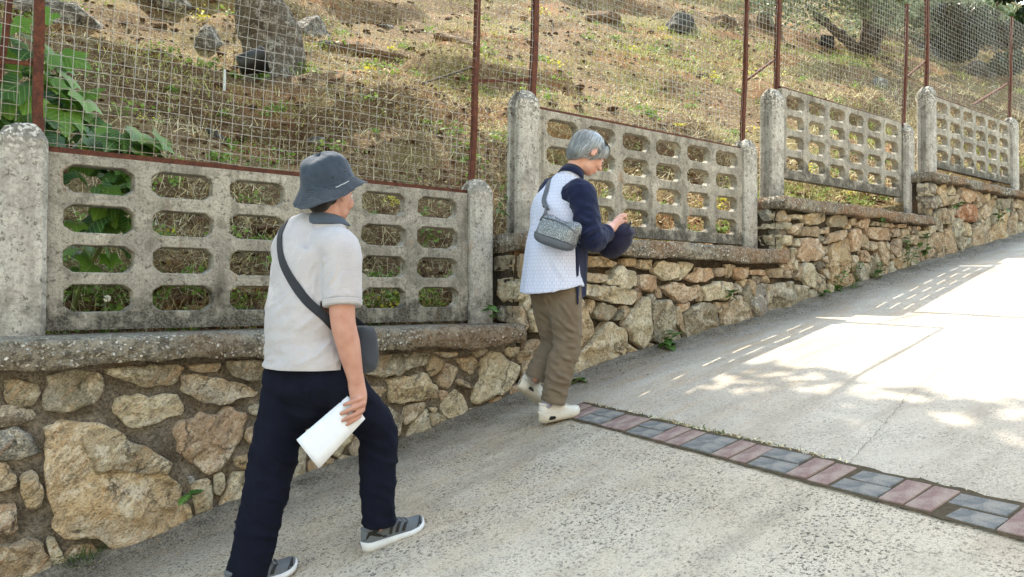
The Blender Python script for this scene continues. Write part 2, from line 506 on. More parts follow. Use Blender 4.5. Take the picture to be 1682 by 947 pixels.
STONES_FILL = """
g -1086,425 -983,277 -771,246 -617,431 -697,644 -910,708 -1047,598
w 1384,411 1556,660 1317,891 1145,795 1151,479
o -340,358 -277,496 -285,659 -506,781 -662,678 -621,491 -571,349
t -809,-138 -612,24 -718,223 -903,258 -1096,82 -1051,-89
w 11788,2230 11994,2202 12068,2307 12051,2410 11927,2573 11764,2433
w 2766,1238 2910,1052 3091,1150 3193,1297 3049,1489 2893,1501
t 11410,2220 11611,2152 11822,2211 11758,2423 11641,2551 11430,2470
t 3091,756 3007,1006 2877,1022 2665,843 2687,669 2939,675
o -1195,745 -1071,586 -874,715 -858,906 -1091,964 -1195,838
t -953,225 -1077,386 -1155,514 -1254,335 -1271,259 -1240,204 -1139,56
g -547,334 -713,267 -591,-48 -310,32 -268,171
w -732,959 -834,835 -838,710 -569,763 -506,931
w 929,332 1009,257 1174,294 1186,463 1048,624 918,457
t -1266,-55 -1260,-125 -1123,-210 -1063,-87 -1096,20 -1224,-12
t -524,840 -407,752 -268,736 -269,887 -329,964 -586,968
y 2650,1439 2697,1358 2785,1315 2824,1399 2882,1566 2758,1564 2669,1572
t 9843,2604 9918,2379 10090,2422 10261,2525 10040,2590
t 8330,1782 8377,1688 8503,1632 8522,1801 8607,1965 8468,1945 8331,1931
w 9413,2023 9586,2097 9417,2186 9351,2226 9237,2164 9205,2080 9276,1984
o 1032,961 974,893 989,651 1127,797 1174,971
w 9587,2104 9665,2012 9779,2047 9739,2186 9621,2191
y 7917,1536 8009,1550 8088,1645 8045,1833 7911,1713 7764,1672
y 8914,2427 9013,2327 9086,2506 9066,2601 8974,2594 8781,2508
w 10529,2250 10607,2297 10607,2406 10511,2531 10448,2409 10329,2308 10432,2195
d 11213,2584 11069,2595 10945,2601 10952,2509 10995,2385 11177,2397
w 8685,2595 8591,2577 8594,2519 8617,2345 8715,2442 8845,2561
t 5802,1709 5727,1749 5648,1658 5679,1517 5869,1536
w 8589,2117 8578,1976 8701,2014 8781,2027 8721,2149 8589,2184
t 1433,444 1497,361 1590,383 1598,476 1574,515 1484,530
w -1223,630 -1226,559 -1183,470 -1100,607 -1166,680
w 10373,2242 10322,2321 10185,2245 10240,2125 10359,2159
w 11263,2249 11273,2135 11356,2106 11407,2211 11352,2309
g 1478,746 1507,874 1483,967 1391,963 1272,903 1389,832
t 2993,1511 3102,1443 3216,1459 3230,1508 3166,1563
t 8703,2294 8593,2383 8589,2258 8626,2190 8696,2237
t 1344,413 1259,437 1193,387 1196,324 1269,313 1347,320
o 6913,1527 6837,1523 6844,1436 6842,1370 6942,1363 6964,1444
y 11574,2533 11480,2602 11410,2601 11338,2604 11324,2469 11426,2432
t 52,152 42,41 134,64 244,83 162,172 83,192
g 8853,2155 8747,2151 8789,2056 8877,2045 8987,2034 8921,2189
t 11780,2601 11634,2576 11710,2489 11803,2492 11857,2528
d -431,274 -376,252 -257,215 -260,308 -292,418 -364,346
w 6202,1238 6282,1247 6270,1334 6196,1366 6115,1341 6144,1269
w 4247,1409 4363,1471 4440,1549 4332,1565 4258,1567 4263,1518
d 8144,1985 8215,1975 8326,1978 8287,2070 8208,2065
t -269,135 -289,56 -280,-24 -216,-8 -165,61
w 1192,971 1168,893 1221,849 1286,886 1229,965
t 5723,2069 5679,2065 5643,2045 5644,2005 5714,1918 5788,1997
o 2645,614 2675,671 2670,722 2599,704 2529,674 2577,596
d 9379,2600 9308,2517 9378,2461 9431,2477 9475,2540 9459,2575 9420,2596
t 10037,2296 9985,2316 9924,2375 9922,2290 9908,2203 9958,2225 10058,2212
y 3090,1099 3036,1105 2971,1075 3018,990 3107,961 3097,1047
t 1141,707 1084,732 1016,665 1072,614 1113,563 1134,668
t -597,-102 -559,-51 -616,-10 -672,-48 -727,-93 -656,-108
d 5688,1927 5638,1906 5642,1828 5682,1781 5757,1847
y 2073,892 1989,952 1951,886 1933,845 1968,805 2036,846
t 4928,1565 4836,1558 4884,1517 4901,1440 4950,1490 4994,1555
w 2565,968 2526,937 2571,894 2620,900 2667,961 2595,965
w 1979,521 2005,463 2066,483 2101,530 2044,592 1957,600
g -1062,-208 -1020,-191 -963,-146 -1025,-108 -1064,-111 -1089,-156
t 7791,1513 7848,1520 7857,1566 7829,1596 7769,1621 7773,1549
y 3971,861 4000,864 4029,910 3973,929 3930,943 3896,912 3896,850
t 7566,1516 7622,1493 7655,1524 7657,1601 7567,1615 7523,1608 7548,1541
o 3057,892 3080,817 3127,862 3182,917 3078,956
t 4729,1159 4790,1153 4832,1234 4724,1249 4722,1196
t 11467,2184 11412,2191 11383,2140 11441,2113 11491,2120 11500,2179
g 9275,2251 9320,2316 9328,2380 9255,2366 9189,2361 9238,2292
t -1209,53 -1201,12 -1169,10 -1155,59 -1186,103
y 2500,660 2450,652 2380,596 2467,571 2528,578
y 7166,1629 7164,1578 7190,1550 7260,1513 7247,1591 7222,1628
t -749,969 -835,966 -896,974 -852,908 -828,865 -788,909
w 10861,2397 10902,2328 10953,2341 11009,2383 10968,2429 10937,2433
t 4058,1283 4042,1349 3994,1377 3971,1328 3999,1275
t -1186,967 -1209,930 -1210,920 -1202,854 -1152,909 -1141,969
y 3279,1276 3261,1218 3294,1162 3345,1229 3337,1269
t 11260,2267 11256,2339 11250,2365 11224,2430 11148,2385 11192,2325
w 10360,2601 10284,2597 10212,2562 10252,2493 10348,2536
o 2349,540 2292,595 2251,595 2226,513 2288,532
o 4343,1177 4377,1193 4393,1252 4320,1236 4246,1237 4281,1162
y 10647,2408 10623,2382 10621,2346 10646,2327 10682,2346 10740,2376 10671,2409
w 1466,349 1459,391 1444,408 1399,418 1361,373 1360,340 1421,343
w 11950,2559 11979,2523 11998,2544 12010,2562 12009,2571 12000,2579 11932,2602
d 5313,1402 5375,1441 5306,1466 5226,1473 5262,1407
w 2733,1218 2767,1259 2738,1314 2687,1270 2683,1235 2703,1186
g 6263,1849 6326,1809 6368,1812 6425,1857 6333,1865
t 3199,1391 3234,1388 3220,1435 3187,1439 3141,1442 3144,1386
t 4502,1388 4433,1370 4476,1340 4541,1327 4520,1368
t 2310,911 2363,921 2405,954 2362,971 2334,969 2285,937
w 2639,999 2678,991 2726,1025 2697,1054 2641,1068 2641,1034
y 5080,1432 5044,1415 5088,1380 5116,1369 5127,1394 5152,1444 5111,1434
y 5447,1401 5493,1415 5453,1452 5414,1479 5375,1448 5417,1410
t 985,241 955,299 912,291 889,240 943,235
t 1038,629 958,666 956,613 969,560 1008,594
o 7754,2022 7801,2045 7756,2069 7726,2070 7685,2042 7701,2008
d 6348,1315 6350,1270 6414,1272 6464,1313 6439,1345
w 7364,2069 7343,2071 7288,2030 7329,2020 7399,2021
w 5928,1721 5898,1740 5879,1714 5882,1681 5922,1697
w 11232,2554 11282,2550 11317,2557 11332,2592 11287,2599 11258,2600
w 1512,890 1543,927 1551,971 1518,970 1499,944
w -670,667 -643,718 -712,718 -751,664 -705,663
t 6451,1776 6398,1779 6393,1709 6428,1693 6457,1709
g 7518,2018 7581,2016 7592,2065 7529,2070 7478,2067
g 10539,2557 10548,2601 10513,2600 10456,2581 10469,2548 10512,2545
t 3638,1229 3612,1207 3635,1132 3681,1158 3706,1176 3679,1217
d 2961,1568 2926,1569 2892,1551 2933,1511 2983,1501
o -611,415 -650,381 -667,315 -620,323 -566,348
t 9591,2140 9619,2189 9567,2191 9512,2187 9542,2130
t -294,5 -329,15 -368,4 -382,-52 -336,-40 -303,-33
t 7781,1693 7750,1732 7721,1745 7693,1731 7683,1684 7723,1681 7746,1683
w -440,-73 -401,-56 -441,-10 -471,-20 -515,-41 -471,-72
t 7685,1832 7668,1866 7613,1869 7613,1818 7644,1802 7686,1775
y -1131,502 -1114,482 -1087,474 -1081,498 -1071,531 -1111,561 -1136,524
y 11560,2602 11550,2565 11573,2554 11589,2544 11625,2566 11616,2600 11588,2600
w 1484,748 1512,712 1545,753 1543,810 1496,773
o 8322,2073 8312,2039 8350,2019 8371,2027 8413,2056 8374,2070
t 7391,2041 7426,2021 7439,2021 7491,2026 7465,2074 7432,2070 7408,2070
y 10796,2422 10759,2381 10812,2381 10858,2388 10861,2433 10823,2430
w 5666,1787 5639,1734 5641,1702 5678,1712 5696,1732 5696,1783
g 3917,1247 3947,1242 3996,1276 3950,1316 3885,1295
t 4495,1331 4501,1288 4511,1253 4540,1252 4557,1286 4537,1321
y 6905,1976 6846,2045 6827,2003 6799,1955 6861,1960
y 1511,583 1504,566 1517,534 1560,532 1575,578 1538,619
o 3836,1300 3822,1322 3790,1360 3780,1305 3769,1260 3817,1282
t 9596,2021 9636,2039 9602,2064 9580,2074 9544,2072 9554,2027 9582,2021
t 7635,2069 7610,2071 7582,2019 7629,2020 7654,2020 7690,2056
w 11814,2585 11854,2553 11883,2551 11906,2566 11870,2600 11850,2602
t 8163,2021 8176,2045 8163,2069 8135,2067 8084,2057 8111,2028 8138,1985
d 6327,1307 6285,1328 6292,1292 6290,1267 6322,1256 6342,1261 6339,1285
w 10141,2199 10125,2246 10100,2261 10051,2260 10071,2225 10098,2210
w 8133,1602 8108,1625 8075,1619 8061,1595 8032,1555 8089,1561 8128,1565
d 7266,1420 7290,1426 7324,1449 7276,1468 7254,1503 7222,1454 7231,1429
o 2021,697 2049,653 2100,707 2055,728 2022,724
w 8667,2371 8656,2348 8686,2325 8709,2357 8713,2388
y 5252,1126 5208,1119 5209,1098 5207,1064 5236,1063 5281,1066 5264,1106
w 5911,1555 5940,1613 5911,1634 5873,1587 5870,1570 5884,1515"""
STONES_END = {
2.63: """g 289,1565 27,1567 21,1466 281,1470
w 256,1420 27,1411 18,1264 173,1259 256,1302
d 252,1228 27,1234 23,1108 245,1123""",
5.63: """b 255,2120 137,2091 79,2030 95,1984 180,1982 250,2044
w 265,1950 90,1956 -19,1957 -19,1893 265,1910
w 262,1846 117,1851 -34,1839 -34,1750 224,1758
t 63,2019 1,2023 -24,1975 32,1959 69,1973""",
8.58: """b 164,2741 -21,2668 -27,2605 159,2627
b 147,2601 -21,2569 -14,2458 135,2461
d 160,2439 -32,2438 -37,2283 100,2270""",
}

# ------------------------------------------------------------------ materials of the setting
def mat_road():
    m = Mat('road_concrete')
    x, y, z = m.sep()
    # side of the brick band: above it a smoother slab, below it worn gritty concrete
    side = m.math('SUBTRACT', x, m.math('MULTIPLY_ADD', y, .1, 2.64))
    up = m.math('MULTIPLY_ADD', side, 40.0, .5, clamp=True)
    n1 = m.noise(190, 4, .8)
    n2 = m.noise(75, 4, .75)
    n3 = m.noise(20, 4, .6)
    nb = m.noise(1.1, 5, .6)
    streak = m.noise(4.5, 6, .65, m.map(m.tc(), (.4, 1.9, 1), rot=(0, 0, .25)))
    base = m.mix(m.ramp(nb, [(.35, 0.0), (.7, 1.0)]), lin('cdc3b2'), lin('b9ab95'))
    base = m.mix(up, base, m.mix(m.ramp(nb, [(.35, 0.0), (.7, 1.0)]), lin('b6aea1'), lin('a59b8c')))
    brown = m.math('MULTIPLY', m.ramp(streak, [(.46, 0.0), (.64, 1.0)]), m.math('MULTIPLY_ADD', y, .5, 1.15, clamp=True))
    base = m.mix(m.math('MULTIPLY', brown, .6), base, lin('ac9270'))
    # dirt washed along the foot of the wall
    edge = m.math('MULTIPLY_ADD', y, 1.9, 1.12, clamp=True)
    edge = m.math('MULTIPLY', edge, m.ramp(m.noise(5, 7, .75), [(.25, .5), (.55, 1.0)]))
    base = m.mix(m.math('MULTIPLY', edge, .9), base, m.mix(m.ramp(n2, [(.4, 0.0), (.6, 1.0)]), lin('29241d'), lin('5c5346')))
    # open pores: dark pits gathered in patches
    patch = m.ramp(m.noise(2.6, 5, .65), [(.34, .30), (.60, 1.0)])
    n4 = m.noise(60, 3, .65, m.map(m.tc(), loc=(3, 8, 1)))
    pit = m.math('MAXIMUM', m.ramp(n4, [(.36, 1.0), (.42, 0.0)]), m.math('MULTIPLY', m.ramp(n2, [(.37, 1.0), (.45, 0.0)]), .8))
    pit = m.math('MAXIMUM', pit, m.math('MULTIPLY', m.ramp(n1, [(.38, 1.0), (.48, 0.0)]), .45))
    pit = m.math('MULTIPLY', pit, patch)
    base = m.mix(m.math('MULTIPLY', pit, m.math('MULTIPLY_ADD', up, -.38, 1.0)), base, lin('3d3831'))
    tyre = m.noise(3.4, 4, .6, m.map(m.tc(), (.10, 1.6, 1), loc=(0, 4, 0)))
    base = m.mix(m.math('MULTIPLY', m.ramp(tyre, [(.52, 0.0), (.66, 1.0)]), .38), base, lin('83796a'))
    base = m.mix(m.math('MULTIPLY', m.ramp(n1, [(.56, 0.0), (.66, 1.0)]), .45), base, lin('dad5ca'))
    base = m.mix(m.math('MULTIPLY', m.ramp(m.noise(9, 5, .6, m.map(m.tc(), loc=(5, 1, 0))), [(.45, 0.0), (.7, .3)]), 1.0), base, lin('8d877b'))
    h = m.math('ADD', m.math('MULTIPLY', n1, .6), m.math('ADD', m.math('ADD', n2, n4), n3))
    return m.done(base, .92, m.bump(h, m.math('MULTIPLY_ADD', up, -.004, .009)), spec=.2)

def mat_concrete(name, c1, c2, dark, low=0.0):
    m = Mat(name)
    x, y, z = m.sep()
    oi = m.n('ObjectInfo').outputs['Random']
    off = m.n('VectorMath', {0: m.tc(), 1: m.n('CombineXYZ', {'X': m.math('MULTIPLY', oi, 31.0), 'Z': m.math('MULTIPLY', oi, 17.0)}).outputs[0]}, operation='ADD').outputs[0]
    n = m.noise(2.6, 7, .7, off); f = m.noise(75, 5, .75, off); p = m.noise(26, 6, .8, off)
    st = m.noise(14, 5, .65, m.map(off, (1, 1, .12)))
    blot = m.noise(6, 7, .72, m.map(off, loc=(3, 1, 5)), .6)
    base = m.mix(m.ramp(n, [(.35, 0.0), (.65, 1.0)]), lin(c1), lin(c2))
    base = m.mix(m.math('MULTIPLY', m.ramp(st, [(.50, 0.0), (.66, 1.0)]), .5), base, lin(dark))          # rain streaks
    base = m.mix(m.math('MULTIPLY', m.ramp(blot, [(.50, 0.0), (.62, 1.0)]), .55), base, lin(dark))
    base = m.mix(m.math('MULTIPLY', m.ramp(blot, [(.36, 1.0), (.44, 0.0)]), .35), base, lin('c9c3b6'))
    base = m.mix(m.math('MULTIPLY', m.ramp(p, [(.56, 0.0), (.64, 1.0)]), .75), base, lin('3f3b33'))      # pores and lichen specks
    base = m.mix(m.math('MULTIPLY', m.ramp(m.noise(5, 5, .7, m.map(off, (1, 1, .5), loc=(9, 9, 2))), [(.62, 0.0), (.70, 1.0)]), .45), base, lin('94683f'))   # rust run-off
    if low:
        # black lichen crust with a ragged edge creeping up from the wet foot
        k = m.math('ADD', m.math('MULTIPLY_ADD', z, -3.2, .62), m.math('MULTIPLY_ADD', m.noise(7, 7, .75, off), 3.4, -1.75))
        k = m.math('MULTIPLY', m.math('MULTIPLY', k, low, clamp=True), m.ramp(f, [(.36, .45), (.56, 1.0)]))
        base = m.mix(m.math('MULTIPLY', k, .9), base, lin('2f2d28'))
    base = m.mix(m.math('MULTIPLY', m.ramp(f, [(.38, 1.0), (.54, 0.0)]), .45), base, lin(dark))
    if low and name.startswith('post'):
        tk = m.math('MULTIPLY', m.math('MULTIPLY_ADD', z, 4.0, -3.0, clamp=True), m.ramp(m.noise(11, 5, .7, off), [(.3, .4), (.6, 1.0)]))
        vc = m.n('TexVoronoi', {'Vector': off, 'Scale': 75.0}); cc_ = m.n('SeparateColor', {'Color': vc.outputs['Color']}).outputs[0]
        base = m.mix(m.math('MULTIPLY', tk, .8), base, m.ramp(cc_, [(.35, lin('4a463d')), (.6, lin('7d776b')), (.85, lin('cfcabf'))]))
    h = m.math('ADD', m.math('MULTIPLY', f, .7), m.math('ADD', m.math('MULTIPLY', n, 1.5), m.math('MULTIPLY', p, -1.2)))
    return m.done(base, .93, m.bump(h, .006), spec=.2)

def mat_aggregate():
    m = Mat('exposed_aggregate')
    x, y, z = m.sep()
    wv = m.n('VectorMath', {0: m.n('VectorMath', {0: m.n('TexNoise', {'Vector': m.tc(), 'Scale': 30.0, 'Detail': 3.0}).outputs['Color'], 'Scale': .03}, operation='SCALE').outputs[0], 1: m.tc()}, operation='ADD').outputs[0]
    v1 = m.n('TexVoronoi', {'Vector': wv, 'Scale': 52.0}); v2 = m.n('TexVoronoi', {'Vector': wv, 'Scale': 110.0})
    c1 = m.n('SeparateColor', {'Color': v1.outputs['Color']}).outputs; c2 = m.n('SeparateColor', {'Color': v2.outputs['Color']}).outputs
    n = m.noise(5, 6, .7)
    base = m.mix(m.ramp(n, [(.3, 0.0), (.7, 1.0)]), lin('6d675a'), lin('9c9484'))
    zone = m.ramp(m.noise(6, 5, .65), [(.36, .15), (.55, 1.0)])
    p1 = m.math('MULTIPLY', m.math('MULTIPLY', m.ramp(c1[0], [(.42, 0.0), (.48, 1.0)]), m.ramp(v1.outputs['Distance'], [(.30, 1.0), (.46, 0.0)])), zone)
    p2 = m.math('MULTIPLY', m.math('MULTIPLY', m.ramp(c2[0], [(.5, 0.0), (.6, 1.0)]), m.ramp(v2.outputs['Distance'], [(.25, 1.0), (.5, 0.0)])), zone)
    dk = m.ramp(m.noise(26, 6, .8), [(.46, 0.0), (.60, 1.0)])
    base = m.mix(m.math('MULTIPLY', dk, .75), base, lin('38342c'))
    base = m.mix(m.math('MULTIPLY', p2, .75), base, m.mix(c2[1], lin('978d7b'), lin('c8c1b3')))
    base = m.mix(m.math('MULTIPLY', p1, .95), base, m.mix(c1[1], lin('b5ab98'), lin('ece8df')))
    rust = m.math('MULTIPLY', m.ramp(m.noise(1.6, 5, .65, m.map(m.tc(), loc=(3, 0, 0))), [(.46, 0.0), (.6, .5)]), m.math('MULTIPLY_ADD', x, .14, .25, clamp=True))
    base = m.mix(rust, base, lin('8a5f36'))
    h = m.math('ADD', m.math('ADD', p1, p2), m.math('MULTIPLY', m.noise(34, 5, .75), 1.6))
    return m.done(base, .93, m.bump(h, .014), spec=.2)

def mat_stone():
    m = Mat('rubble_stone')
    oi = m.n('ObjectInfo').outputs
    off = m.n('VectorMath', {0: m.tc(), 1: m.n('CombineXYZ', {'X': m.math('MULTIPLY', oi['Random'], 40.0), 'Y': m.math('MULTIPLY', oi['Random'], 13.0)}).outputs[0]}, operation='ADD').outputs[0]
    rot = m.map(off, (1, 1, 1), rot=(.3, .9, .4))
    n = m.noise(4.5, 8, .7, off, .5)
    pt = m.noise(7, 7, .72, m.map(off, loc=(3, 7, 1)), .9)
    band = m.noise(9, 7, .7, m.map(rot, (.35, 1, 3.4)), .7)
    f = m.noise(48, 6, .8, off); g = m.noise(120, 4, .75, off)
    c = oi['Color']
    pale = m.mix(.62, c, lin('ece2cb')); dark = m.mix(.6, c, lin('4a3d2b')); rust = m.mix(.6, c, lin('b3743a')); grey = m.mix(.75, c, lin('95938a'))
    base = m.mix(m.ramp(n, [(.40, 0.0), (.60, 1.0)]), m.mix(.35, c, dark), c)
    base = m.mix(m.math('MULTIPLY', m.ramp(pt, [(.50, 0.0), (.58, 1.0)]), .75), base, pale)
    base = m.mix(m.math('MULTIPLY', m.ramp(band, [(.52, 0.0), (.62, 1.0)]), .42), base, rust)
    base = m.mix(m.math('MULTIPLY', m.ramp(m.noise(3, 6, .7, m.map(off, loc=(7, 3, 2))), [(.52, 0.0), (.64, 1.0)]), .65), base, grey)
    base = m.mix(m.math('MULTIPLY', m.ramp(m.noise(16, 6, .75, m.map(rot, (1, 1, 1.8), loc=(2, 2, 9))), [(.54, 0.0), (.64, 1.0)]), .7), base, dark)
    wob = m.n('TexNoise', {'Vector': off, 'Scale': 7.0, 'Detail': 6.0, 'Roughness': .75}).outputs['Color']
    wv = m.n('VectorMath', {0: m.n('VectorMath', {0: wob, 'Scale': .22}, operation='SCALE').outputs[0], 1: rot}, operation='ADD').outputs[0]
    v = m.voro(4.2, m.map(wv, (1, .35, 1.7)), 'DISTANCE_TO_EDGE')
    crack = m.math('MULTIPLY', m.ramp(v, [(.0, 1.0), (.03, 0.0)]), m.ramp(m.noise(5, 3, .5, off), [(.47, 0.0), (.6, .8)]))
    base = m.mix(crack, base, lin('2e2619'))
    base = m.mix(m.math('MULTIPLY', m.ramp(f, [(.36, 1.0), (.47, 0.0)]), .55), base, m.mix(.35, dark, lin('2a2218')))
    base = m.mix(m.math('MULTIPLY', m.ramp(g, [(.54, 0.0), (.66, 1.0)]), .4), base, pale)
    h = m.math('ADD', m.math('MULTIPLY', f, 1.0), m.math('ADD', m.math('MULTIPLY', n, 2.0), m.math('MULTIPLY', crack, -.6)))
    h = m.math('ADD', h, m.math('ADD', m.math('MULTIPLY', band, 1.2), m.math('MULTIPLY', g, .3)))
    return m.done(base, .88, m.bump(h, .026), spec=.25)

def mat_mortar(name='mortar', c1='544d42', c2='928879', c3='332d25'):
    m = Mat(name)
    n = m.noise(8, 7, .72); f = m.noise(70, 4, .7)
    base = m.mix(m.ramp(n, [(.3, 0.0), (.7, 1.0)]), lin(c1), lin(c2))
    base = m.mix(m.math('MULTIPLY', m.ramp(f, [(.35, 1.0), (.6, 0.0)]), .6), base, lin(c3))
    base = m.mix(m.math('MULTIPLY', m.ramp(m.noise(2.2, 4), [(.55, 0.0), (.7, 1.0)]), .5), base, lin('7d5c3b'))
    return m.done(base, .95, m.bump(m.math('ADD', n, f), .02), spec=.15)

def mat_rust(name='rusty_iron', a='47271b', b='683a25'):
    m = Mat(name)
    n = m.noise(22, 6, .7); f = m.noise(120, 4, .7)
    base = m.mix(m.ramp(n, [(.35, 0.0), (.65, 1.0)]), lin(a), lin(b))
    base = m.mix(m.math('MULTIPLY', m.ramp(f, [(.4, 1.0), (.6, 0.0)]), .5), base, lin('2c1812'))
    return m.done(base, .8, m.bump(f, .002), spec=.3)

def mat_wire():
    m = Mat('galvanised_wire')
    n = m.noise(1.7, 3, .6)
    base = m.mix(m.ramp(n, [(.4, 0.0), (.65, 1.0)]), lin('9a9892'), lin('776a5c'))
    return m.done(base, .5, None, spec=.5, metal=.25)

def mat_earth():
    m = Mat('dry_hillside')
    n = m.noise(1.1, 7, .65); s = m.noise(24, 6, .75, dist=.8); f = m.noise(95, 4, .75)
    p = m.noise(.55, 5, .6, m.map(m.tc(), loc=(4, 9, 1)))
    base = m.mix(m.ramp(n, [(.35, 0.0), (.65, 1.0)]), lin('5f4630'), lin('94795a'))
    base = m.mix(m.ramp(p, [(.50, 0.0), (.64, .45)]), base, lin('a09c60'))
    base = m.mix(m.math('MULTIPLY', m.ramp(m.noise(.8, 4, .6, m.map(m.tc(), loc=(1, 2, 7))), [(.54, 0.0), (.64, 1.0)]), .75), base, lin('a5714c'))
    base = m.mix(m.ramp(s, [(.5, 0.0), (.66, .85)]), base, lin('cdbf92'))
    base = m.mix(m.ramp(f, [(.36, .85), (.52, 0.0)]), base, lin('39291a'))
    return m.done(base, .95, m.bump(m.math('ADD', m.math('MULTIPLY', s, 1.5), f), .035), spec=.1)

def mat_plain(name, c, rough=.8, var=.25, scale=14, spec=.3, bump=.0, dark='2a2418', **kw):
    m = Mat(name)
    n = m.noise(scale, 5, .65)
    base = m.mix(m.math('MULTIPLY', m.ramp(n, [(.35, 1.0), (.65, 0.0)]), var), lin(c), lin(dark))
    nm = m.bump(m.noise(scale * 5, 4, .7), bump) if bump else None
    return m.done(base, rough, nm, spec=spec, **kw)

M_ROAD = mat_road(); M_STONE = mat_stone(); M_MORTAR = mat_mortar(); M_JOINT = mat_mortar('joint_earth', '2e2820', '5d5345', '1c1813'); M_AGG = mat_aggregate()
M_PANEL = mat_concrete('panel_concrete', '8f8a7f', 'a8a293', '5a554b', 2.1)
M_POST = mat_concrete('post_concrete', 'a8a49b', 'bcb7ac', '716d64', 1.2)
M_RUST = mat_rust(); M_WIRE = mat_wire(); M_EARTH = mat_earth()

# ------------------------------------------------------------------ road, far verge
def build_road():
    xs = np.concatenate([np.linspace(-60, -4, 30), np.linspace(-3.8, 14, 180), np.linspace(14.5, 80, 50)])
    ys = np.concatenate([np.linspace(-6.5, -4, 8), np.linspace(-3.9, .12, 60)])
    X, Y = np.meshgrid(xs, ys, indexing='ij')
    Z = road_z(X) + .012 * (fbm2(X * 1.6, Y * 1.6, 3, 4) - .5)
    # dirt packed into the corner at the foot of the wall
    Z += .045 * np.clip((Y + .22) / .22, 0, 1) ** 2 * (.4 + 1.2 * fbm2(X * 4, Y * 4, 8, 3))
    V = np.stack([X, Y, Z], -1).reshape(-1, 3)
    i, j = np.meshgrid(np.arange(len(xs) - 1), np.arange(len(ys) - 1), indexing='ij')
    a = (i * len(ys) + j).ravel(); b = a + len(ys)
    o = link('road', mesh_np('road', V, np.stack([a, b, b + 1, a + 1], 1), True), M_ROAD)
    return tag(o, kind='structure')
road = build_road()

def build_ground():  # unseen ground beyond the road, made pale to bounce light onto the wall
    xs = np.linspace(-120, 120, 61); ys = np.linspace(-160, -6.4, 40)
    X, Y = np.meshgrid(xs, ys, indexing='ij')
    Z = road_z(X) - .03
    V = np.stack([X, Y, Z], -1).reshape(-1, 3)
    i, j = np.meshgrid(np.arange(60), np.arange(39), indexing='ij')
    a = (i * 40 + j).ravel(); b = a + 40
    tag(link('ground', mesh_np('ground', V, np.stack([a, b, b + 1, a + 1], 1), True), mat_plain('bounce_gravel', 'b9b2a4', .95, .35, 30, .2, .01, '7a7264')), kind='structure')
build_ground()

def build_pavers():
    def brick_mat(name, a, b):
        m = Mat(name)
        n = m.noise(7, 5, .65); f = m.noise(160, 4, .7)
        base = m.mix(m.ramp(n, [(.35, 0.0), (.65, 1.0)]), lin(a), lin(b))
        base = m.mix(m.math('MULTIPLY', m.ramp(f, [(.38, 1.0), (.58, 0.0)]), .4), base, lin('3d3733'))
        base = m.mix(m.math('MULTIPLY', m.ramp(m.noise(11, 5, .7), [(.42, 0.0), (.62, 1.0)]), .45), base, lin('a1988a'))
        base = m.mix(m.math('MULTIPLY', m.ramp(m.noise(230, 2), [(.66, 0.0), (.7, 1.0)]), .5), base, lin('c9c2b8'))
        return m.done(base, .88, m.bump(f, .003), spec=.2)
    red = brick_mat('paver_red', '7d6460', '8d7672'); grey = brick_mat('paver_grey', '5d6163', '6e7172')
    bed = mat_plain('joint_soil', '4a4030', .95, .5, 40)
    def cx(y): return 2.588 + .105 * (y + .6)
    ang = math.atan(.105)
    # soil bed between the two slabs
    V = []; F = []
    ys = np.linspace(-4.6, -.515, 90)
    for k, y in enumerate(ys):
        c = cx(y); w1 = .103 + .010 * random.random(); w2 = .112 + .028 * random.random()
        for q in (c - w1, c, c + w2):
            V.append((q, y, road_z(q) + .0095))
    for k in range(len(ys) - 1):
        for q in (0, 1):
            a = 3 * k + q; F.append((a, a + 1, a + 4, a + 3))
    tag(link('joint_bed', mesh('joint_bed', V, F), bed, road), 'dark soil bed around the brick band')
    def brick(lx, ly):
        bm = bmesh.new(); box_bm(bm, (-lx / 2, -ly / 2, -.05), (lx / 2, ly / 2, .0), .006, 2)
        return bm_mesh('brick', bm)
    m_red = brick(.196, .094); m_red.materials.append(red)
    m_gry = brick(.094, .196); m_gry.materials.append(grey)
    def put(me, u, v, name='brick'):
        # u across the band, v along it (away from the wall)
        y = v; x = cx(y) + u
        o = bpy.data.objects.new(name, me); COL.objects.link(o)
        z = float(road_z(x)); sl = (road_z(x + .1) - road_z(x - .1)) / .2
        o.location = (x, y, z + .0145 + random.uniform(-.0035, .0035))
        o.rotation_euler = (random.uniform(-.012, .012), -math.atan(sl) + random.uniform(-.01, .01), -ang + random.uniform(-.02, .02))
        o.parent = road
    y = -.522
    while y > -4.4:
        if y > -.55 or True:
            put(m_red, 0, y - .05); put(m_red, 0, y - .15)
            put(m_gry, -.05, y - .30); put(m_gry, .05, y - .30)
        y -= .402
build_pavers()

